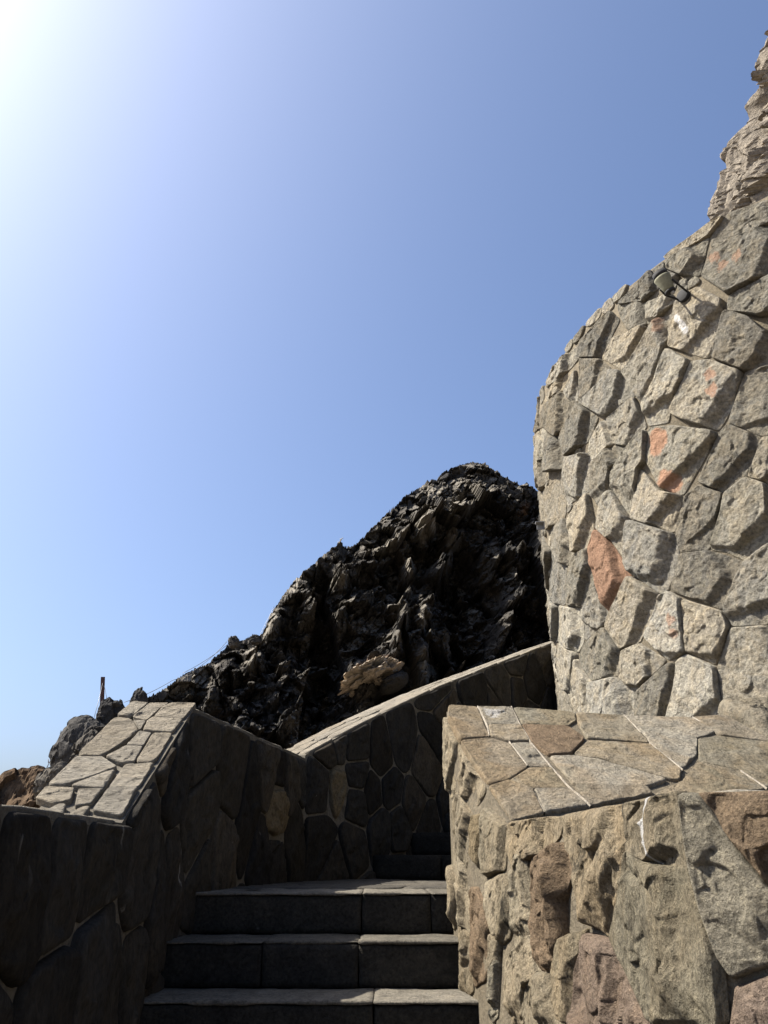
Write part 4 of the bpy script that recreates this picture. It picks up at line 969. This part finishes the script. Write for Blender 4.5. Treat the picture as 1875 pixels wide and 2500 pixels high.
# ================================================================== lower flight of steps and landing
stair = thing('staircase', (-0.3, 3.3, 0), 'lower flight of dark stone steps between the two walls', 'stairs')
RISE, RUN, Y1, Z1 = 0.17, 0.30, 3.34, E - 0.476
J = {2: [-0.93, -0.10, 0.214, 0.33], 1: [-0.93, -0.50, -0.105, 0.35], 0: [-0.93, -0.04, 0.375]}
for k in range(2, -7, -1):
    y0 = Y1 + RUN * k; z1 = Z1 + RISE * k
    if z1 < 0.03: continue
    st = bpy.data.objects.new('step', None); COL.objects.link(st); st.parent = stair; st.location = Vector((-0.3, y0, z1)) - Vector(stair.location); st.empty_display_size = 0.1
    js = J.get(k, [-0.93, -0.3, 0.2, 0.45])
    dep = 0.336 if k < 2 else 0.5
    for a, b in zip(js[:-1], js[1:]):
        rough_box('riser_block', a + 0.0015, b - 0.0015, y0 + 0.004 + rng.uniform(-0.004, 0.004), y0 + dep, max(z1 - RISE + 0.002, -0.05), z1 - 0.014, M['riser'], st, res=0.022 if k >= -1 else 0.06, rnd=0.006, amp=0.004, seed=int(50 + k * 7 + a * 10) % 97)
        rough_box('tread_slab', a + 0.001, b - 0.001, y0 + rng.uniform(-0.005, 0.005), y0 + dep, z1 - 0.013, z1 + rng.uniform(-0.002, 0.002), M['tread'], st, res=0.02 if k >= -1 else 0.06, rnd=0.006, amp=0.006, seed=int(80 + k * 7 + a * 10) % 97)  # thin top split off the step to carry the painted sunlit tone
TOPZ = Z1 + 2 * RISE
ring = [(-0.905, 4.42), (0.45, 4.42), (0.75, 5.4)]
# floor of the landing, reaching the foot of the tower
fl = [(-0.9, 4.42), (0.46, 4.42), (1.3, 5.6), (2.4, 6.3), (2.2, 8.6), (1.2, 8.0), (0.2, 6.9), (-0.57, 5.75), (-0.9, 3.9)]
lm = poly_mesh('landing', [(x, y, TOPZ - 0.003) for x, y in fl] + [(x, y, 0.0) for x, y in fl], [tuple(range(len(fl)))] + [(i, (i + 1) % len(fl), (i + 1) % len(fl) + len(fl), i + len(fl)) for i in range(len(fl))])
lo = link('landing', lm, M['basalt_mortar']); tag(lo, kind='structure')
lp = Plane((-0.9, 4.43, TOPZ - 0.003), (1, 0, 0), (0, 1, 0)); lp.n = np.array([0, 0, 1.0])
for i, P in enumerate(fill_cells([(0.02, 0.0), (1.34, 0.0), (1.8, 0.7), (0.7, 2.2), (0.34, 1.3)], [], 0.42, 0.36, seed=3)):
    stone(lo, lp, P, M['step'], name='paving_stone', depth=0.008, edge=0.012, rough=0.003, cuts=0, tilt=0.004, res=(36, 8), seed=2600 + i, lip=0.002)
# upper flight, wedge steps between the rising wall and the tower
stair2 = thing('staircase', (0.4, 6.6, TOPZ), 'upper flight of wedge steps rising beside the wall towards the tower', 'stairs')
def tower_side(p):
    v = TC - p; d = np.linalg.norm(v); return p + v / d * (d - TR + 0.02)
for k in range(1, 9):
    s0 = 0.80 + 0.465 * (k - 1); s1 = s0 + 0.5
    (La, _), (Lb, _) = cu.pos(np.array(s0)), cu.pos(np.array(s1)); Ta, Tb = tower_side(La), tower_side(Lb)
    Ta = La + (Ta - La) * 0.0 + np.array([1.0, -0.18]) * min(2.2, np.linalg.norm(Ta - La)); 
    Tb = Lb + np.array([1.0, -0.18]) * min(2.2, np.linalg.norm(Tb - Lb))
    zt = TOPZ + 0.168 * k
    st = bpy.data.objects.new('step', None); COL.objects.link(st); st.parent = stair2; st.location = Vector((La[0], La[1], zt)) - Vector(stair2.location); st.empty_display_size = 0.1
    for a, b in ((0.0, 0.28), (0.28, 0.6), (0.6, 1.0)):
        def xf(p, La=La, Lb=Lb, Ta=Ta, Tb=Tb):
            u = p[:, 0:1]; v = p[:, 1:2]; f = La + (Ta - La) * u; g = Lb + (Tb - Lb) * u; q = f + (g - f) * v; return np.concatenate([q, p[:, 2:3]], 1)
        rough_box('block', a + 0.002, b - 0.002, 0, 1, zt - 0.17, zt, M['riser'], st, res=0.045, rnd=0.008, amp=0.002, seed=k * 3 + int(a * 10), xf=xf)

# ================================================================== small things
def tube(path, rad, sides=8, taper=None):
    path = np.array(path, float); n = len(path); V = []
    for i in range(n):
        t = path[min(i + 1, n - 1)] - path[max(i - 1, 0)]; t /= np.linalg.norm(t)
        a = np.cross(t, [0.3, 0.9, 0.2]); a /= np.linalg.norm(a); b = np.cross(t, a); r = rad if taper is None else rad * (1 + (taper - 1) * i / (n - 1))
        for k in range(sides): w = 2 * math.pi * k / sides; V.append(path[i] + r * (a * math.cos(w) + b * math.sin(w)))
    F = [tuple(f) for f in grid_quads(n, sides, True)] + [tuple(range(sides))[::-1], tuple(range((n - 1) * sides, n * sides))]
    return V, F
def at_px(x, y, D): d = ray(*disp(x, y)); return np.array([0, 0, E]) + d / np.linalg.norm(d[:2]) * D
def tubes(name, paths, rad, mat, parent=None, sides=6, taper=None, center=None):
    V, F = [], []
    for p in paths:
        v, f = tube(p, rad, sides, taper); k = len(V); V += v; F += [tuple(i + k for i in q) for q in f]
    V = np.array(V); c = V.mean(0) if center is None else np.array(center)
    return link(name, poly_mesh(name, V - c, F, True), mat, parent, c)

# loose rocks along the left skyline
boulder('boulder', 174, 1616, 100, 128, 10.6, M['boulder'], 'large dark grey boulder below the rusty post at the left edge', 'rock', 1, tilt=-0.35, amp=0.10)
boulder('boulder', 240, 1552, 62, 80, 11.0, M['hill'], 'dark jagged boulder at the foot of the rusty post', 'rock', 2, amp=0.2)
boulder('boulder', 297, 1526, 34, 72, 11.3, M['hill'], 'small pointed dark rock beside the pale slab crest', 'rock', 3, amp=0.2, sub=28)
boulder('boulder', 213, 1640, 110, 120, 10.3, M['hill'], 'black rock leaning between grey boulder and pale wall top', 'rock', 4, tilt=-0.5, amp=0.22)
boulder('boulder', 116, 1690, 60, 80, 9.7, M['hill'], 'dark rock between the brown bank and the pale wall top', 'rock', 5, tilt=-0.6, amp=0.22, sub=36)
boulder('boulder', 505, 1388, 24, 26, 13.6, M['hill'], 'dark knob of rock on the shoulder left of the summit', 'rock', 6, amp=0.2, sub=28)
boulder('boulder', 552, 1382, 26, 20, 13.6, M['hill'], 'flat dark rock in the notch beside the steep ridge', 'rock', 7, amp=0.2, sub=28)

M['ochre'] = rock_mat('ochre_rock', [(0.3, 0.2, 0.135), (0.4, 0.35, 0.28), (0.34, 0.24, 0.17)], vary=0, spots=0.6, spot_col=(0.12, 0.1, 0.08), bump=0.8, fine=14, mid=2.5, k=1.0)
boulder('rock_slab', 800, 1466, 104, 34, 14.75, M['ochre'], 'pale orange rock slab jutting from the base of the dark hill', 'rock', 8, tilt=0.36, amp=0.45, depth=2.2)
boulder('rock_slab', 852, 1476, 66, 30, 14.5, M['boulder'], 'grey rounded rock slab beside the pale orange one', 'rock', 9, tilt=0.5, amp=0.1, depth=1.6)
# rusty post and its wires
PD_ = 11.6
p0, p1 = at_px(220, 1560, PD_), at_px(223.5, 1463, PD_)
post = thing('fence_post', tuple(p0), 'rusty steel fence post standing on the rocks against the sky', 'post')
hgt = p1[2] - p0[2]; w = 0.028
ang = [(-w, -w), (w, -w), (w, -w + 0.012), (-w + 0.012, -w + 0.012), (-w + 0.012, w), (-w, w)]
V = [(x, y, 0) for x, y in ang] + [(x + p1[0] - p0[0], y + p1[1] - p0[1], hgt) for x, y in ang]
link('post_bar', poly_mesh('post_bar', V, [tuple(range(6))[::-1], tuple(range(6, 12))] + [(i, (i + 1) % 6, (i + 1) % 6 + 6, i + 6) for i in range(6)]), M['rust'], post, p0)
pt = at_px(223, 1470, PD_)
tubes('guy_wire', [[pt, at_px(214, 1510, PD_ - 0.2), at_px(200, 1562, PD_ - 0.6)], [pt, at_px(229, 1500, PD_ - 0.1), at_px(233, 1520, PD_ - 0.2)]], 0.0035, M['wire'], post, 5)
def sag(a, b, s, n=14):
    return [a + (b - a) * t + np.array([0, 0, -s * 4 * t * (1 - t)]) for t in np.linspace(0, 1, n)]
wa, wb, wc, wd = at_px(200, 1564, 11.0), at_px(268, 1517, 11.4), at_px(372, 1470, 12.2), at_px(490, 1386, 13.2)
nw = tubes('fence_wire', [sag(at_px(150, 1572, 10.9), wa, 0.02), sag(wb, wc, 0.03), sag(wc, wd, 0.10), sag(at_px(395, 1454, 12.3), at_px(492, 1392, 13.2), 0.03), sag(at_px(560, 1376, 13.6), at_px(592, 1310, 13.9), 0.0)], 0.004, M['wire'], None, 5)
tag(nw, 'thin slack fence wires strung along the rocky skyline', 'wire')

def twig(name, x, y, D, specs, label, rad=0.006, mat='straw'):
    base = at_px(x, y, D); P = []
    for pth in specs: P.append([base + np.array([dx, 0.02 * i, dz]) for i, (dx, dz) in enumerate(pth)])
    o = tubes(name, P, rad, M[mat], None, 5, 0.4, base); return tag(o, label, 'plant')
k = 14.5 / 1671
twig('dry_plant', 733, 1173, 14.6, [[(0, 0), (4 * k, 8 * k), (7 * k, 16 * k)], [(0, 0), (2 * k, 8 * k), (5 * k, 13 * k), (9 * k, 15 * k)], [(0, 0), (-4 * k, 4 * k)], [(4 * k, 8 * k), (1 * k, 12 * k)]], 'wispy dry plant growing from the small spike on the ridge', 0.009)
twig('dry_stick', 100, 1655, 10.9, [[(0, -0.05), (0.02, 0.04), (0.045, 0.12)], [(0.02, 0.04), (0.0, 0.09)]], 'thin dry stick poking up from the brown bank', 0.006, 'rust')
twig('dry_stick', 133, 1590, 10.5, [[(0.03, -0.03), (-0.02, 0.03), (-0.035, 0.07)], [(-0.02, 0.03), (0.0, 0.06)]], 'stubby black stick on the shoulder of the grey boulder', 0.012, 'black')

# wall lamp: beige tapered housing, dark hood, ring, bracket
lu = cyl.hit(*disp(1482, 632)); lw_ = cyl.at(lu[None], np.array([0.03]))[0]; ln = cyl.at(lu[None], np.array([1.0]))[0] - cyl.at(lu[None], np.array([0.0]))[0]; ln /= np.linalg.norm(ln)
lamp = thing('wall_lamp', tuple(lw_), 'beige spotlight with dark hood bracketed high on the round tower', 'lamp')
tang = np.cross([0, 0, 1], ln); tang /= np.linalg.norm(tang)
if tang[0] > 0: tang = -tang                # towards the left in the picture
def lathe(prof, o, ax, n=32, sc=0.74):
    prof = [(h * sc, r * sc) for h, r in prof]
    ax = np.array(ax) / np.linalg.norm(ax); a = np.cross(ax, [0, 0, 1.0]); a /= np.linalg.norm(a); b = np.cross(ax, a); V = []
    for h, r in prof:
        for q in range(n): t = 2 * math.pi * q / n; V.append(o + ax * h + r * (a * math.cos(t) + b * math.sin(t)))
    F = [tuple(f) for f in grid_quads(len(prof), n, True)]
    return V, F
def part(name, V, F, mat, parent, smooth=True):
    V = np.array(V); c = V.mean(0); return link(name, poly_mesh(name, V - c, F, smooth), mat, parent, c)
ax = np.array(ln * 0.32 + tang * 0.16 + np.array([0, 0, 0.93])); ax /= np.linalg.norm(ax)
lb = lw_ + ln * 0.20 - np.array([0, 0, 0.09]) + tang * 0.0
V, F = lathe([(0.0, 0.0), (0.0, 0.05), (0.02, 0.058), (0.05, 0.064), (0.15, 0.086), (0.17, 0.088), (0.172, 0.08), (0.17, 0.0)], lb, ax); housing = part('housing', V, F, M['beige'], lamp)
V, F = lathe([(0.172, 0.074), (0.172, 0.078), (0.235, 0.078), (0.235, 0.070), (0.178, 0.070)], lb, ax); part('hood', V, F, M['black'], lamp)
V, F = lathe([(-0.03, 0.0), (-0.03, 0.046), (-0.018, 0.056), (0.0, 0.056), (0.003, 0.04)], lb, ax); part('collar', V, F, M['black'], lamp)
V, F = lathe([(-0.055, 0.0), (-0.055, 0.016), (-0.048, 0.022), (-0.03, 0.022)], lb + tang * -0.01, ax); part('cable_gland', V, F, M['steel'], lamp)
side = np.cross(ax, ln); side /= np.linalg.norm(side)
for s in (-1, 1):
    V, F = tube([lb + ax * 0.06 + side * s * 0.058, lb + ax * 0.03 + side * s * 0.062 - ln * 0.05, lw_ + ln * 0.03 + side * s * 0.045 - np.array([0, 0, 0.06])], 0.008, 8); part('bracket_arm', V, F, M['black'], lamp)
V, F = lathe([(-0.05, 0.0), (-0.05, 0.07), (0.05, 0.07), (0.055, 0.06), (0.055, 0.0)], lw_ - np.array([0, 0, 0.06]), ln); part('wall_plate', V, F, M['black'], lamp)

# little steel bracket on the edge of the tower
bu = cyl.hit(*disp(1184, 1129)); b0 = cyl.at(bu[None], np.array([0.05]))[0]; bn = cyl.at(bu[None], np.array([1.05]))[0] - b0; bt = np.cross([0, 0, 1.0], bn)
def obox(c, ax3, half):
    V = [c + sum(ax3[i] * half[i] * s[i] for i in range(3)) for s in [(-1,-1,-1),(1,-1,-1),(1,1,-1),(-1,1,-1),(-1,-1,1),(1,-1,1),(1,1,1),(-1,1,1)]]
    return V, [(0,3,2,1),(4,5,6,7),(0,1,5,4),(1,2,6,5),(2,3,7,6),(3,0,4,7)]
br = thing('bracket', tuple(b0), 'tiny steel angle bracket on the left edge of the round tower', 'bracket')
X3 = (bn, bt, np.array([0, 0, 1.0]))
V, F = obox(b0 + bn * 0.035, X3, (0.045, 0.032, 0.004)); part('top_plate', V, F, M['steel'], br, False)
V, F = obox(b0 + bn * 0.03 - bt * 0.03 - np.array([0, 0, 0.034]), X3, (0.034, 0.004, 0.03)); part('side_plate', V, F, M['steel'], br, False)
V, F = obox(b0 - bn * 0.01 - np.array([0, 0, 0.034]), X3, (0.006, 0.03, 0.03)); part('back_plate', V, F, M['steel'], br, False)

tri = sum(len(o.data.polygons) for o in scene.objects if o.type == 'MESH'); print('polygons', tri, 'objects', len(scene.objects))
